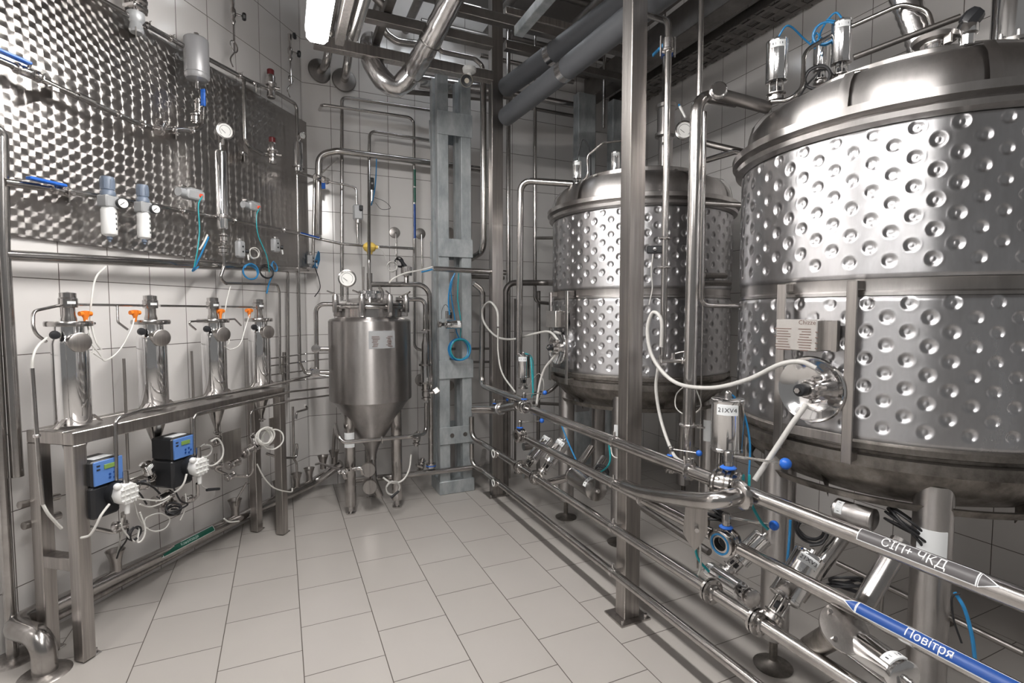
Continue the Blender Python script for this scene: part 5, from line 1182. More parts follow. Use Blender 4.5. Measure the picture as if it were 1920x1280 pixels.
for lb, x, y, off, sc in (('dark steel fitting just right of the left pump head', 262, 908, .38, 1.0), ('steel fitting below the left pump outlet', 225, 985, .42, .8), ('ferrule fitting between the two pumps, lower one', 318, 948, .36, .9), ('steel fitting at the right pump outlet bend', 352, 935, .42, .7), ('fitting at the left end of the U shaped pipe', 406, 872, .34, .8)):
    bvalve(lb, W(x, y, off), LD*.9-UP*.2, .085*sc, .015*sc, grp='fitting clusters under the rack')
# drain pipe with funnels
D = [W(100, 1143, .12), W(219, 1088, .12), W(375, 1014, .12), W(590, 905, .12)]
D1 = FY(640, 868, 4.5)
run('long drain pipe along the foot of the left wall', [LW(S0+.0, .095, .155), W(590, 903, .095), D1], .036, bend=.1, seg=24)
dz = .155; zA = LW(S0, .095, .155); zE = W(590, 903, .095)
ez = FZ(85, 1262); ec = V((ez.x, ez.y, 0))
run('fat steel elbow of the drain pipe going into the floor disc', [zA+LD*.03, zA-LD*.08, V((ec.x, ec.y, zA.z-.0)), ec], .043, bend=.10, seg=28, flange=((3, .09),), mt='steel')
run('thin lower pipe tucked behind the long drain pipe', [LW(S0-.02, .05, .065), LW(-.25, .05, .065)], .018, mt='steel_b')
def dz_at(x, y): 
    p = W(x, y, .095); tt_ = (p-zA).dot(LD)/((zE-zA).dot(LD)); return zA.lerp(zE, tt_)
for k, (x, y, lb) in enumerate(((218, 1080, 'drain funnel nearest the viewer, full of black cables'), (441, 965, 'drain funnel left of the thick white hose end'), (522, 920, 'drain funnel behind the rack end leg'), (556, 905, 'drain funnel just right of the rack end leg'), (580, 895, 'drain funnel right of the end leg, second toward the corner'))):
    p = dz_at(x, y); t = Thing('drain_funnel', lb, 'funnel', p, 'funnels on the drain pipe'); Mx = Matrix.Translation(p)
    t.part('cone', MB().lathe([(.026, .02), (.024, .07), (.030, .10), (.042, .135), (.044, .137), (.040, .135), (.028, .10), (.021, .07), (.021, .03)], Mx, 26), M['steel_b'])
for k, (x, y, lb) in enumerate(((606, 872, 'drain funnel in the corner beside the conical tank'), (627, 862, 'rearmost drain funnel in the corner'))):
    p = FY(x, y+6, 4.46); t = Thing('drain_funnel', lb, 'funnel', p, 'funnels on the drain pipe'); t.part('cone', MB().lathe([(.026, .0), (.024, .04), (.030, .07), (.042, .105), (.044, .107), (.040, .105), (.028, .07), (.021, .04), (.021, .0)], Matrix.Translation(p), 26), M['steel_b'])
run('thin bent pipe ending over the middle funnel', [W(525, 858, .22), W(522, 880, .18), W(522, 905, .15)], .008, bend=.02)
run('thin pipe slanting into the second funnel', [W(462, 905, .2), W(444, 935, .14), W(443, 948, .13)], .006)
run('upright thin pipe ending above the funnel right of the end leg', [W(549, 762, .2), W(551, 860, .2), W(556, 868, .18), W(557, 895, .15)], .009, bend=.02)
m_ = dz_at(348, 1022); strip('green direction label with arrow on the long drain pipe', m_, LD, LN*.85+UP*.55, .036, .36, .030, 'Каналізація', .016, M['label_green'], -1)

# ------------------------------------------------------------------ conical tank in the corner
TX, TY = .619, 4.0; TZ = FY(694, 590, TY)
def zc(y, Y=TY): return FY(694, y, Y).z
t = Thing('conical_tank', 'small polished steel tank with conical bottom on three legs by the back wall', 'tank', (TX, TY, 0)); O = Matrix.Translation(V((TX, TY, 0)))
zt, zb, zn = zc(598), zc(746), zc(838); r = .302
t.part('shell', MB().lathe([(r-.012, zb-.004), (r, zb), (r+.001, zb+.01), (r, zt-.014), (r-.012, zt), (.24, zt+.012), (.235, zt+.016)], O, 72), M['tank'])
t.part('cone', MB().lathe([(r-.012, zb-.004), (r-.04, zb-.04), (.06, zn+.02), (.045, zn-.01), (.032, zn-.06), (.032, zn-.09)], O, 72), M['tank'])
t.part('neck', MB().lathe([(.235, zt+.012), (.235, zt+.075), (.262, zt+.078), (.265, zt+.084), (.265, zt+.096), (.262, zt+.100), (.235, zt+.102)], O, 64), M['steel'])
t.part('lid', MB().lathe([(.262, zt+.104), (.265, zt+.106), (.265, zt+.118), (.24, .124+zt), (.16, zt+.150), (.06, zt+.165), (0, zt+.168)], O, 64), M['steel'])
t.part('lid_port', MB().lathe([(.06, zt+.16), (.06, zt+.19), (.082, zt+.192), (.082, zt+.212), (.05, zt+.220), (0, zt+.222)], O, 32), M['polish'])
for k, a in enumerate((200, 250, 292, 340, 20, 90, 150)):
    q = V((TX+.258*math.cos(math.radians(a)), TY+.258*math.sin(math.radians(a)), zt+.05)); o = (q-V((TX, TY, q.z))).normalized()
    cl = t.part('lid_clamp', MB().lathe([(0, 0), (.020, .0), (.022, .02), (.022, .115), (.016, .13), (0, .13)], frame(q+o*.014, UP), 16), M['steel'], 'swing clamp with handle')
    h = q+o*.014+UP*.13; t.part('clamp_handle', MB().rod(h, h+(UP*.35+o*.5+V((o.y, -o.x, 0))*.8)*.07, .006, seg=8), M['steel'], None, cl)
    t.part('clamp_foot', MB().box((0, 0, -.01), (.05, .03, .04), frame(q+o*.0, UP, o), .005), M['cast'], None, cl)
LG = [FZ(658, 962), FZ(745, 950), V((.64, 4.22, 0))]
for k, p in enumerate(LG):
    lg = t.part('leg', MB().lathe([(0, .06), (.038, .06), (.040, .066), (.040, zb-.06), (0, zb-.06)], Matrix.Translation(V((p.x, p.y, 0))), 24), M['steel'])
    t.part('foot', MB().lathe([(0, 0), (.036, 0), (.036, .01), (.016, .016), (.016, .06), (.034, .06), (.034, .066), (0, .066)], Matrix.Translation(V((p.x, p.y, 0))), 20), M['cast'], None, lg)
    if k == 0: t.part('leg_sticker', patch(frame(V((p.x, p.y, .56))+V((-.04*.15, -.04*.99, 0)), (-.15, -.99, 0), UP) @ Matrix.Rotation(-math.pi/2, 4, 'Z'), .08, .11, ('y', .04), .0006), M['paper'], 'white printed sheet', lg)
nd = V((.12, -.99, 0)).normalized(); q = V((TX, TY, 0))+nd*r; q = V((q.x, q.y, zc(637, 3.70)))
Ml = Matrix.Identity(4); xx_ = UP.cross(nd)
for i in range(3): Ml[i][0] = xx_[i]; Ml[i][1] = UP[i]; Ml[i][2] = nd[i]; Ml[i][3] = q[i]
pl_ = t.part('name_plate', patch(Ml, .19, .125, ('y', r), .0015, 12, .002), M['alu'], 'engraved name plate')
m = MB(); random.seed(5)
for k in range(8):
    for x0 in (-.05, .04):
        x = x0+random.uniform(-.006, .006); R_ = r+.0040; a = x/R_; m.box(Ml @ V((R_*math.sin(a), .022-.010*k, R_*math.cos(a)-r)), (random.uniform(.03, .06), .0020, .004), None)
o = t.part('engraved_lines', m, M['engraved'], None, pl_); o['kind'] = 'stuff'
# side ports of the tank
for zz in (654, 698): t.part('side_nozzle', MB().rod(FY(624, zz, TY), FY(594, zz, TY), .017, seg=16), M['steel'])
for y in (880, 912):
    c = FY(690+(y-880)*.1, y, 3.86); t.part('blind_cap', MB().lathe([(0, 0), (.050, 0), (.053, .006), (.053, .018), (.05, .022), (0, .022)], frame(c, (-.1, -1, .1)), 30), M['steel_b'], 'round blind cap')
t.part('outlet_tee', MB().tube([V((TX, TY, zn-.06)), V((TX, TY, zn-.15)), FY(700, 900, 3.95), FY(712, 930, 3.95)], .03, 16), M['steel'])
run('curved sight pipe on the left side of the conical tank', [FY(634, 570, TY-.05), FY(592, 570, TY), FY(594, 760-60, TY)], .016, bend=.06, clamps=((1, .62),), cr=1.15)
for y, lb in ((653, 'upper'), (698, 'lower')):
    c = FY(593, y, TY-.03); t = Thing('sight_pipe_joint', '%s round joint on the curved sight pipe of the conical tank' % lb, 'joint', c); t.part('cap', MB().lathe([(0, 0), (.026, .002), (.030, .01), (.030, .03), (0, .034)], frame(c, (-.2, -1, 0)), 22), M['cast'])
gauge('round white pressure gauge standing on the conical tank lid', FY(651, 522, 3.78), (-.1, -1, 0), .058, FY(651, 566, 3.80), mt='steel')
# fat and slim pipes bent over the right side of the conical tank
run('thick pipe bent from the conical tank lid down the right side', [FY(692, 533, TY), FY(805, 533, TY), FY(808, 800, TY), FY(808, 868, TY)], .0205, bend=.10, seg=20)
run('slimmer pipe bent beside it, widening in a reducer', [FY(742, 561, TY-.06), FY(797, 561, TY-.06), FY(797, 620, TY-.06)], .0165, bend=.05, seg=16, clamps=((1, .98),), cr=1.2)
c = FY(797, 625, TY-.06); c2 = FY(798, 745, TY-.06); Hh = c.z-c2.z
t = Thing('sight_glass', 'tapered sight glass with four tie rods right of the conical tank', 'sight glass', c2)
t.part('reducer', MB().lathe([(.0165, Hh), (.0165, Hh*.93), (.028, Hh*.83), (.028, Hh*.5), (0, Hh*.5)], Matrix.Translation(c2), 22), M['steel'])
for z in (.5, .22): t.part('flange', MB().lathe([(0, Hh*z), (.05, Hh*z), (.05, Hh*z+.014), (0, Hh*z+.014)], Matrix.Translation(c2), 22), M['steel'])
t.part('glass_tube', MB().lathe([(.024, Hh*.24), (.024, Hh*.5)], Matrix.Translation(c2), 20), M['polish'])
for k in range(4):
    a = k*math.pi/2+.5; q = c2+V((.042*math.cos(a), .042*math.sin(a), 0)); t.part('tie_rod', MB().rod(q+UP*Hh*.2, q+UP*Hh*.56, .005, seg=8), M['steel'])
t.part('lower_cone', MB().lathe([(0, Hh*.22), (.03, Hh*.22), (.02, 0), (0, 0)], Matrix.Translation(c2), 20), M['steel'])
bvalve('square bolted valve under the sight glass', FY(799, 738, TY-.06), UP, .10, .020, (V((1, -.5, .2)), V((1, 0, .6)), .05), 'steel')
run('pipe from under the sight glass sweeping left in front of the tank legs', [FY(799, 755, TY-.06), FY(799, 812, TY-.06), FY(770, 818, 3.74), FY(645, 829, 3.74), FY(634, 818, 3.76), FY(628, 795, 4.05), FY(624, 855, 4.35)], .0155, bend=.05, seg=16, clamps=((2, .45),), cr=1.1)
run('low horizontal pipe behind the conical tank legs toward the column', [FY(666, 900, 4.16), FY(735, 893, 4.02), FY(888, 876, 3.98), FY(905, 866, 4.2), FY(908, 845, 4.5)], .0235, bend=.08, seg=20)
c = FY(808, 872, TY); t = Thing('pipe_union', 'union with blue ring at the foot of the thick bent pipe', 'union', c)
t.part('ring', MB().lathe([(.026, -.02), (.040, -.016), (.040, -.004), (.030, 0), (.040, .004), (.040, .016), (.026, .02)], Matrix.Translation(c), 22), M['cast'])
t.part('blue_seal', MB().lathe([(.030, -.004), (.041, -.004), (.041, .004), (.030, .004)], Matrix.Translation(c), 22), M['blue'], 'blue seal')
# central riser with yellow float switch
run('slim upright pipe from the lid of the conical tank through the yellow switch', [FY(692, 556, TY), FY(692, 490, TY), FY(692, 300, 4.45), FY(693, 245, 4.45), FY(862, 272, 4.45)], .0125, bend=.05)
run('spindle sleeve on the conical tank lid around the slim upright pipe', [FY(693, 558, TY), FY(693, 512, TY)], .021)
c = FY(693, 463, 4.12); t = Thing('yellow_switch', 'yellow plastic switch head on the slim upright pipe', 'switch', c)
t.part('head', MB().lathe([(0, -.055), (.020, -.055), (.022, -.038), (.040, -.028), (.052, -.004), (.046, .018), (.026, .034), (0, .036)], Matrix.Translation(c), 22), M['yellow'])
t.part('side_gland', MB().rod(c, c+V((.062, -.01, -.0)), .014, seg=12), M['yellow']); t.part('gland_nut', MB().rod(c+V((.058, -.01, 0)), c+V((.07, -.01, 0)), .010, seg=8), M['white'])
hose('thin grey wire from the yellow switch to the sensor tangle', [FY(*q) for q in [(708, 465, 4.1), (718, 472, 4.1), (726, 492, 4.1), (732, 505, 4.1)]], .003, 'gray_hose', name='wire', cat='wire')
coil('grey wire coil above the pipes of the conical tank', FY(735, 500, 4.0), (0, -1, .1), .036, .0035, 2.6, 'gray_hose', cat='wire', name='wire_coil')
coil('dark wire tangle beside the grey coil on the conical tank', FY(748, 492, 4.02), (.3, -1, .3), .034, .004, 3, 'rubber', cat='wire', name='wire_coil')
for lb, x, y, w_, h_ in (('silver sensor head standing on the thick bent pipe', 762, 508, .10, .075),):
    c = FY(x, y, 4.02); t = Thing('sensor_head', lb, 'sensor', c); t.part('housing', MB().lathe([(0, -h_/2), (w_*.42, -h_/2), (w_*.45, -h_*.3), (w_*.45, h_*.4), (w_*.3, h_/2), (0, h_/2)], Matrix.Translation(c), 24), M['cast'])
    t.part('plug', MB().rod(c+UP*.03, c+UP*.06+V((-.05, 0, .03)), .013, seg=12), M['black']); t.part('neck', MB().rod(c-UP*h_*.5, FY(x, 533, 4.0), .02), M['steel'])
run('thin vent pipe on the conical tank lid leaning left', [FY(716, 560, TY-.02), FY(718, 548, TY-.02), FY(711, 538, TY-.02)], .012)
run('thin upright rod left of the slim riser', [FY(681, 560, 3.98), FY(681, 500, 3.98)], .008, mt='steel_b')
hose('pale tubes running from the column to the conical tank sensors', [FY(*q) for q in [(812, 500, 3.95), (790, 506, 3.95), (760, 512, 3.92), (738, 522, 3.90), (730, 530, 3.92)]], .0065, 'clear_hose', name='tube', cat='tube')
hose('blue stretch of tube at the left edge of the column', [FY(*q) for q in [(815, 503, 3.93), (803, 507, 3.93), (790, 510, 3.93)]], .006, 'bluetube', name='tube', cat='tube')
hose('milky and teal tube pair curving down by the right tank leg', [FY(*q) for q in [(771, 852, 3.8), (767, 880, 3.78), (755, 900, 3.76), (735, 905, 3.76), (718, 895, 3.78)]], .0065, 'clear_hose', name='tube', cat='tube')
coil('grey cable ring with black plug hanging between the tank legs', FY(737, 915, 3.72), (.1, -1, .1), .048, .0045, 2.2, 'gray_hose', cat='cable', name='cable_coil')
t = Thing('black_plug', 'black plug inside the grey cable ring at the tank legs', 'plug', FY(740, 925, 3.7)); t.part('grip', MB().rod(FY(733, 933, 3.7), FY(748, 920, 3.7), .010, .008, 12), M['black'])
bvalve('small lever valve between the front legs of the conical tank', FY(676, 877, 3.86), (1, 0, 0), .12, .009, (V((0, -1, 0)), V((.3, 0, -1)), .05), 'steel')
run('thin pipe with elbow left of the front tank leg', [FY(592, 870, 4.25), FY(600, 868, 4.2), FY(640, 881, 3.9), FY(655, 881, 3.86)], .0085, bend=.03)
bvalve('tiny lever valve left of the front tank leg', FY(643, 884, 3.84), (1, 0, -.1), .07, .011, (V((0, -1, 0)), V((.3, 0, -1)), .05), 'steel')
# valves knotted behind the right tank leg
for lb, x, y in (('dark valve knot behind the right leg of the conical tank', 782, 822), ('lower dark valve knot beside the thick bent pipe', 790, 872)):
    bvalve(lb, FY(x, y, 4.1), (.2, 0, 1), .12, .016, (V((0, -1, 0)), V((-1, 0, .4)), .06), 'steel')

# ------------------------------------------------------------------ back wall piping
def bw(lb, P_, r, Y=4.56, **k): return run(lb, [FY(*(q if len(q) == 3 else (*q, Y))) for q in P_], r, **k)
bw('tall U bend pipe highest on the back wall', [(641, 556), (641, 184), (656, 184), (862, 215)], .0145, bend=.06)
bw('pipe entering from the corner disc and turning down the back wall', [(598, 208, 4.72), (603, 197), (616, 198), (776, 221), (777, 652), (796, 658)], .0125, 4.50, bend=.06)
bw('stout horizontal pipe across the back wall', [(597, 440, 4.55), (598, 290, 4.50), (632, 283), (905, 318)], .0275, 4.46, bend=.14, seg=20)
bw('second upright pipe close left of the stout pipe', [(587, 495), (590, 330)], .012, 4.60)
bw('thin diagonal brace at the bend of the stout pipe', [(603, 325), (634, 296)], .005, 4.50)
bw('thin pipe leaving the valve cluster and turning down the back wall', [(604, 338), (655, 348), (668, 352), (671, 456)], .0095, 4.45, bend=.04)
bw('thin horizontal pipe with blue label reaching the yellow switch', [(556, 436, 4.52), (604, 449), (640, 457), (690, 461), (777, 466)], .0115, 4.42)
bvalve('valve cluster at the right edge of the steel sheet', FY(598, 333, 4.46), LD, .12, .013, (LN, -UP, .09)); bvalve('second valve in the cluster by the stout pipe foot', FY(610, 338, 4.44), LD, .07, .014)
a_ = FY(560, 437, 4.5); b_ = FY(604, 449, 4.42); strip('blue marker band on the thin horizontal pipe', (a_+b_)/2, b_-a_, LN, .0115, (b_-a_).length*.8, .018, '', .01, M['label_blue'])
for y0, y1, lb, mm in ((318, 350, 'green marker band on the right upright of the back wall pipe', 'label_green'), (383, 447, 'blue marker band on the right upright of the back wall pipe', 'label_blue'), (352, 380, 'second green marker band, below the first, on the back wall upright', 'label_green')):
    a_ = FY(777, y0, 4.50); b_ = FY(777, y1, 4.50); strip(lb, (a_+b_)/2, (0, 0, 1), (0, -1, 0), .0125, (a_.z-b_.z), .018, '', .01, M[mm])
for lb, x, y, R in (('round wall disc with rod, left one on the back wall', 740, 436, .050), ('round wall disc with rod, right one on the back wall', 788, 438, .050), ('dark round wall disc seen between the column uprights', 842, 437, .055), ('round wall disc low behind the column', 790, 712, .06), ('round wall disc at lower right behind the column', 842, 723, .05), ('dark disc high behind the column uprights', 850, 258, .06)):
    p = FY(x, y, 4.668); t = Thing('wall_disc', lb, 'disc', p, 'round wall discs on the back wall'); t.part('disc', MB().lathe([(0, 0), (R, 0), (R*.93, .006), (.014, .012), (0, .012)], frame(p, (0, -1, 0)), 28), M['steel_b'])
    if y in (436, 438): t.part('rod', MB().pipe([p-V((0, .0, 0)), p-V((0, .05, 0)), p-V((0, .05, .45))], .0055, .02, 8), M['steel'])
# valves on the risers
c = FY(671, 398, 4.42); t = Thing('solenoid_valve', 'small grey valve box on the thin down pipe', 'valve', c); t.part('body', MB().box(c, (.075, .06, .12), None, .01), M['alu']); t.part('coil', MB().box(c+V((.02, -.04, .03)), (.03, .03, .04), None, .004), M['black']); t.part('foot_collar', MB().rod(c-UP*.06, c-UP*.085, .022), M['cast'])
c = FY(697, 345, 4.42); t = Thing('solenoid_valve', 'black valve coil on the slim upright pipe with blue tube', 'valve', c); t.part('body', MB().box(c, (.034, .04, .10), None, .005), M['black']); t.part('screw', MB().rod(c+V((0, -.02, 0)), c+V((0, -.028, 0)), .009), M['cast']); t.part('lower_fitting', MB().rod(c-UP*.05, c-UP*.16, .02, .014), M['cast'])
hose('pale blue tube along the slim upright pipe', [FY(*q) for q in [(706, 298, 4.42), (705, 330, 4.42), (702, 360, 4.41), (696, 385, 4.40)]], .005, 'bluetube', name='tube', cat='tube')
hose('loose thin wire loop by the black valve coil', [FY(*q) for q in [(702, 370, 4.4), (722, 378, 4.4), (732, 390, 4.4), (715, 392, 4.4), (704, 380, 4.4)]], .002, 'rubber', name='wire', cat='wire')

# ------------------------------------------------------------------ galvanised column
kz = FY(823, 500, 4.03); X0, X1 = FY(826, 927, 4.03).x, FY(887, 920, 4.03).x; Y0, Y1 = 4.03, 4.26
t = Thing('galvanised_column', 'galvanised steel lattice column of four uprights joined by plates', 'column', ((X0+X1)/2, (Y0+Y1)/2, 0))
for i, x in enumerate((X0+.045, X1-.045)):
    for y in (Y0+.04, Y1-.04): t.part('upright', MB().box((x, y, 1.7+.04), (.09 if i == 0 else .085, .07, 3.4-.08), None, .004), M['galv'])
def zy(y): return FY(855, y, Y0).z
for a, b_ in ((212, 255), (448, 482), (675, 709), (799, 831)):
    for yy_ in (Y0-.004, Y1+.004): t.part('batten_plate', MB().box(((X0+X1)/2, yy_, (zy(a)+zy(b_))/2), (X1-X0+.01, .008, zy(a)-zy(b_)), None, .002), M['galv'])
for x in (X0+.10, X1-.07):
    t.part('plate_hole_plug', MB().rod((x, Y0-.0085, zy(815)), (x, Y0-.011, zy(815)), .018, seg=16), M['beam'])
t.part('base_block', MB().box(((X0+X1)/2, (Y0+Y1)/2, .055), (X1-X0+.02, Y1-Y0+.03, .11), None, .005), M['galv'])
# second similar column seen behind the middle tank
xs = FX(1100, 250, 2.5)
t = Thing('galvanised_column', 'bluish galvanised column rising behind the middle tank', 'column', (2.84, 4.3, 0))
for x0, x1_ in ((1080, 1112), (1144, 1166)):
    a, b_ = FY(x0, 200, 4.3).x, FY(x1_, 200, 4.3).x; t.part('upright', MB().box(((a+b_)/2, 4.3, 1.78), (b_-a, .10, 3.56), None, .004), M['galv'])
for z in (2.6, 1.2): t.part('batten_plate', MB().box(((FY(1080, 200, 4.3).x+FY(1166, 200, 4.3).x)/2, 4.245, z), (FY(1166, 200, 4.3).x-FY(1080, 200, 4.3).x, .01, .16)), M['galv'])
for x, r_, lb in ((1132, .014, 'slim pipe rising between the uprights of the rear column'), (1175, .016, 'pale upright pipe just left of the near square post')): run(lb, [FY(x, 240, 4.15), V((FY(x, 240, 4.15).x, 4.15, 4.3))] if x < 1150 else [FY(x, 250, 3.9), V((FY(x, 250, 3.9).x, 3.9, 4.3))], r_)
# blue coil and actuator on the column
p = FY(862, 655, 3.95); coil('ring of blue and teal air tubes hanging on the galvanised column', p, (0, -1, .05), .085, .0055, 4.6, 'bluetube', jit=.04, tail=[FY(852, 512, 3.9), FY(845, 545, 3.9), FY(852, 590, 3.92), FY(856, 622, 3.93)])
coil('second teal tube ring over the blue one on the column', p+V((0, -.012, 0)), (0, -1, .05), .080, .0045, 2.4, 'teal', jit=.05, tail=[FY(860, 512, 3.88), FY(858, 560, 3.89), FY(864, 600, 3.9)])
hose('bunch of blue tubes falling from the crossing pipe on the column', [FY(*q) for q in [(853, 512, 3.84), (845, 530, 3.84), (841, 560, 3.86), (843, 590, 3.87)]], .006, 'bluetube', name='tube', cat='tube')
a = FY(826, 608, 3.86); actuator('horizontal steel actuator clamped in front of the galvanised column', a, (1, .02, -.0), .036, .12, '', lab=(0, -1, .2), base_r=.022, mt='polish')
c = FY(838, 590, 3.9); t = Thing('air_fitting', 'small black and steel air fitting above the horizontal actuator', 'fitting', c); t.part('steel_body', MB().rod(c-UP*.03, c+UP*.03, .012), M['cast']); t.part('black_body', MB().rod(c+V((.03, 0, -.03)), c+V((.03, 0, .02)), .012), M['black'])
hose('thin black wire loop above the horizontal actuator', [FY(*q) for q in [(828, 598, 3.88), (829, 580, 3.88), (836, 571, 3.88), (845, 583, 3.88)]], .002, 'rubber', name='wire', cat='wire')
# ------------------------------------------------------------------ overhead steelwork
t0 = FY(590, 84, 3.85); t1 = FY(925, 140, 3.85)
def obeam(lb, pa, pb, Y, w_=.06, h_=.06, mt='beam', zf=None):
    a = FY(*pa, Y); b_ = FY(*pb, Y); z = (a.z+b_.z)/2; a.z = z; b_.z = z
    return single('overhead_beam', MB().beam(a, b_, w_, h_, (0, 0, 1), .003), M[mt], lb, 'beam', 'overhead cross beams')
obeam('square cross beam nearest the lamp, from its end to the far square post', (588, 84), (922, 140), 3.62, .07, .07, 'steel_b')
obeam('second cross beam higher up behind the foil duct', (684, 32), (922, 80), 3.3)
obeam('third cross beam over the far square post to the right', (946, 88), (1010, 97), 3.5)
obeam('dark cross beam at the top picture edge', (830, 28), (1180, 84), 3.2)
obeam('cross beam running on behind the near square post', (1040, 125), (1185, 146), 3.95)
obeam('bright beam piece right of the far square post near the top', (946, 28), (1075, 48), 3.4, .05, .05, 'steel_b')
zb_ = FY(922, 80, 3.3).z
def lbeam(lb, px, py, z, y1, w_=.05, mt='beam', name='overhead_rail'):
    a = FZ(px, py, z); b_ = V((a.x, y1, z)); return single(name, MB().beam(a, b_, w_, w_, UP, .003), M[mt], lb, 'rail', 'overhead rails along the room')
lbeam('bright overhead rail right beside the lamp', 636, 78, 3.0, 1.4, .045, 'steel_b')
lbeam('pale blue overhead rail right of the far square post', 972, 60, 3.25, 1.6, .06, 'galv')
lbeam('dark overhead rail over the middle of the room', 700, 92, 3.35, 1.4)
def opipe(lb, P_, r, mt='steel', bend=None, seg=16, **k): return run(lb, P_, r, mt=mt, bend=bend, seg=seg, **k)
a = FZ(664, 70, 2.95); opipe('bright overhead pipe bent between lamp and foil duct', [a, V((a.x+.02, 1.3, 2.95))], .024, 'steel')
for lb, x, y, xe in (('left one of two sleeved pipes dropping into the corner wall discs', 600, 133, 612), ('right one of two sleeved pipes dropping into the corner wall discs', 645, 150, 662)):
    p = FY(x, y, 4.64 if x > 630 else 4.66); t = Thing('sleeved_pipe', lb, 'pipe', p, 'sleeved pipes with wall discs'); dn = V((0, -1, 0)) if x > 630 else V((.25, -.97, 0))
    t.part('wall_disc', MB().lathe([(0, 0), (.098, 0), (.092, .010), (.034, .022), (0, .022)], frame(p, dn), 32), M['beam'])
    e = p+dn*.16; q = FY(xe, y-55, 4.2); t.part('tube', MB().tube(fillet([p, e, V((e.x+.04, e.y-.05, 3.75)), V((e.x+.04, 2.4, 3.80))], .09, 7), .033, 18), M['steel'])
    t.part('second_disc', MB().lathe([(0, 0), (.098, 0), (.092, .010), (0, .014)], frame(V((e.x+.0, 4.66, 3.92)), (0, -1, 0)), 32), M['beam'])
D0 = [FY(852, -12, 3.05), FY(805, 80, 3.3), FY(772, 138, 3.55), FY(745, 163, 3.62), FY(718, 150, 3.62), FY(698, 118, 3.66), FY(694, 92, 3.75), FY(694, 78, 4.0)]
sp_ = spline(D0[:3], 10)[:-1]+spline(D0[2:6], 2)[:-1]+spline(D0[5:], 6)
t = Thing('foil_duct', 'shiny foil clad duct swinging down from the ceiling and back up', 'duct', D0[2])
t.part('cladding', MB().tube(sp_, [.068+(.003 if k % 3 == 0 else 0) for k in range(len(sp_))], 22), M['duct'])
t.part('seam_ring', MB().ring(D0[2], D0[2]-D0[1], .068, .006), M['polish']); t.part('seam_ring', MB().ring(D0[1], D0[1]-D0[0], .068, .005), M['beam'])
opipe('foil clad pipe lying low along the back wall behind the column', [FY(785, 152, 4.3), FY(920, 172, 4.3)], .062, 'duct', seg=22)
opipe('thin dark pipe under the foil clad pipe', [FY(720, 168, 4.4), FY(915, 186, 4.4)], .02, 'beam')
opipe('hooked overhead pipe above the security camera', [FY(820, 95, 3.8)+V((0, 0, 1.0)), FY(820, 95, 3.8), FY(890, 110, 3.8), FY(903, 122, 3.8), FY(905, 130, 3.8)], .018, 'steel', bend=.05)
opipe('bent overhead pipe behind the foil duct', [V((FY(718, 40, 4.2).x, 4.2, CZ)), FY(718, 40, 4.2), FY(722, 62, 4.2), FY(745, 78, 4.2), FY(790, 84, 4.2)], .03, 'steel', bend=.12)
opipe('dark overhead bend at the top middle', [FY(700, -10, 3.6), FY(728, 20, 3.6), FY(725, 35, 3.9)], .03, 'beam', bend=.1)
# overhead tangle of pipes, high behind the posts: each one a pipe
random.seed(11)
tg = 'pipes crowding under the ceiling'
k = 0
for (x0, y0, x1_, y1, Y, r_) in ((740, -20, 900, 10, 3.9, .03), (790, 40, 960, 66, 4.3, .025), (860, 20, 1060, 50, 4.4, .03), (960, 70, 1150, 100, 4.4, .022), (1000, 120, 1150, 150, 4.5, .03), (960, 175, 1080, 196, 4.45, .03), (1010, 140, 1075, 152, 4.2, .02),
                                (1040, -10, 1180, 14, 4.0, .03), (900, 104, 1010, 120, 4.3, .02), (980, 200, 1080, 215, 4.55, .016), (860, 58, 930, 70, 4.5, .03), (1050, 60, 1175, 82, 4.2, .018), (1165, 158, 1182, 161, 4.3, .02), (940, 180, 960, 184, 4.1, .02)):
    k += 1
    a = FY(x0, y0, Y); b_ = FY(x1_, y1, Y); b_.z = a.z
    run('ceiling pipe crossing behind the posts, %s' % ('topmost at the duct', 'over the security camera', 'behind the far post head', 'left of the near post head', 'low behind the grey insulated pipes', 'lowest thick one above the rear wall', 'short one between the insulated pipes', 'at the top edge before the near post', 'just right of the far post', 'thin lowest one on the rear wall', 'stub beside the far post', 'between the near post and rear column', 'tiny stub at the near post', 'stub emerging at the far post')[k-1], [a, b_], r_, mt='beam' if k % 3 else 'steel', name='ceiling_pipe')
opipe('slim pipe rising behind the insulated pipes to the ceiling', [FY(1003, 205, 4.1), V((FY(1003, 205, 4.1).x, 4.1, 4.2))], .010)
for x_, z_, r_ in ((.55, 3.98, .04), (.80, 4.05, .03), (1.05, 3.95, .035), (1.35, 4.1, .045), (1.75, 4.0, .035), (2.05, 4.1, .03), (2.35, 3.95, .04)):
    single('ceiling_pipe', MB().rod((x_, 4.6, z_), (x_, .6, z_), r_, seg=16), M['beam'], 'dark pipe running lengthwise high under the ceiling', 'pipe', 'lengthwise pipes high under the ceiling')
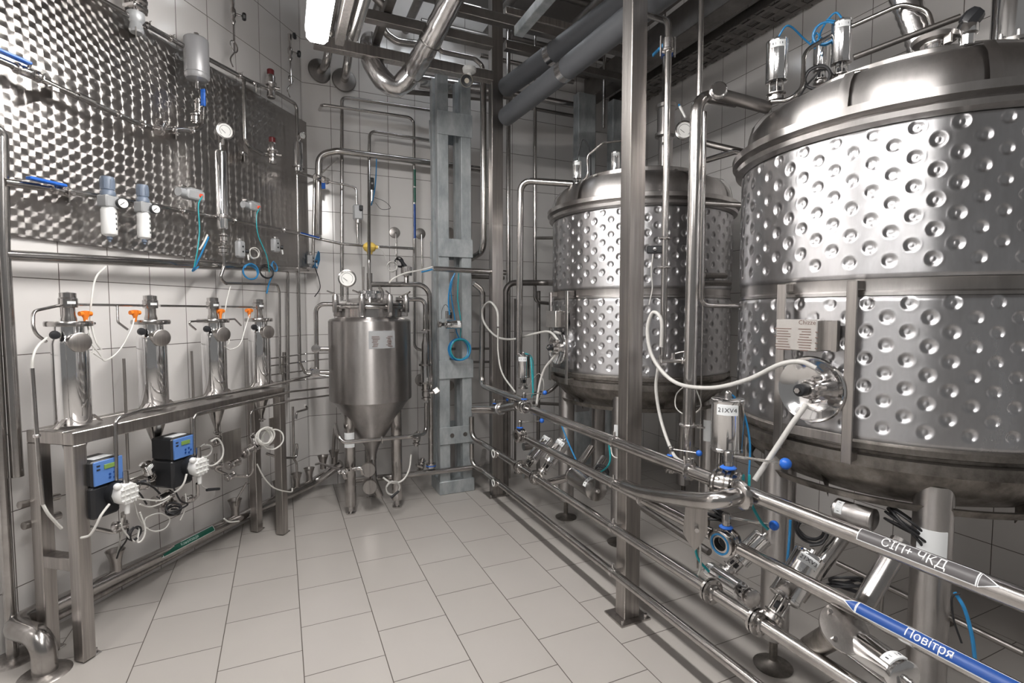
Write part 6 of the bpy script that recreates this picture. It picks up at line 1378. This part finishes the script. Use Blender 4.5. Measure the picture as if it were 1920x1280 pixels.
# two grey insulated pipes
za = FY(949, 164, 3.74); 
def insul(lb, p, px, py, r_):
    q = FZ(px, py, p.z); d = (q-p).normalized(); e = q+d*1.0; t = Thing('insulated_pipe', lb, 'pipe', p, 'grey insulated pipes')
    t.part('jacket', MB().rod(p, e, r_, seg=28), M['pvc']); t.part('end_cap', MB().ball(p, r_*.99, 16, .25, frame(p, d)), M['pvc'])
    s = p.lerp(q, .58); t.part('foil_band', MB().lathe([(r_+.0008, -.03), (r_+.0015, -.03), (r_+.0015, .03), (r_+.0008, .03)], frame(s, d), 28), M['duct'], 'silver tape band')
insul('upper grey insulated pipe slanting up from the far square post', za, 1119, 41, .070)
insul('lower grey insulated pipe slanting up from the far square post', FY(949, 219, 3.74), 1182, 34, .068)
# perforated cable tray along the right wall
a = FX(1262, 122, 3.2); z = FX(1440, 25, 3.2).z
t = Thing('cable_tray', 'perforated dark cable tray high along the right wall', 'tray', (3.25, 2.2, z))
for k in range(3): t.part('tray_rail', MB().box((3.16+k*.10, 2.0, z), (.03, 5.0, .008)), M['beam'])
t.part('tray_side', MB().box((3.11, 2.0, z+.03), (.004, 5.0, .07)), M['beam'])
for k in range(40): t.part('tray_rung', MB().box((3.26, -.4+k*.122, z), (.28, .05, .006)), M['beam'])
for k in range(3): t.part('hanger', MB().rod((3.3, .3+k*1.8, z), (3.3, .3+k*1.8, CZ), .006, seg=6), M['beam'])
single('ceiling_girder', MB().box((2.95, 1.6, 3.75), (.16, 6.0, .22), None, .004), M['beam'], 'deep dark ceiling girder running above the cable tray', 'girder')
for k in range(2): pass
# security camera
c = FY(880, 135, 3.55); t = Thing('security_camera', 'beige bullet camera with white mount under the cross beam', 'camera', c)
t.part('base', MB().lathe([(0, .03), (.046, .03), (.050, .022), (.046, .0), (.03, -.008), (.018, -.012), (.018, -.05), (0, -.05)], Matrix.Translation(c), 26), M['white'], 'white round mount')
e = c+V((0, 0, -.055)); d = V((-.45, -.75, -.42)).normalized(); q = e+d*.02
t.part('knuckle', MB().ball(e, .022, 14), M['white'])
bd = t.part('housing', MB().lathe([(0, -.04), (.022, -.035), (.034, .0), (.042, .09), (.040, .092), (.036, .08), (0, .08)], frame(q, d), 26), M['beige'], 'beige housing')
t.part('lens_ring', MB().lathe([(.040, .09), (.018, .084), (.016, .078), (0, .078)], frame(q, d), 24), M['black'], 'black lens face', bd)
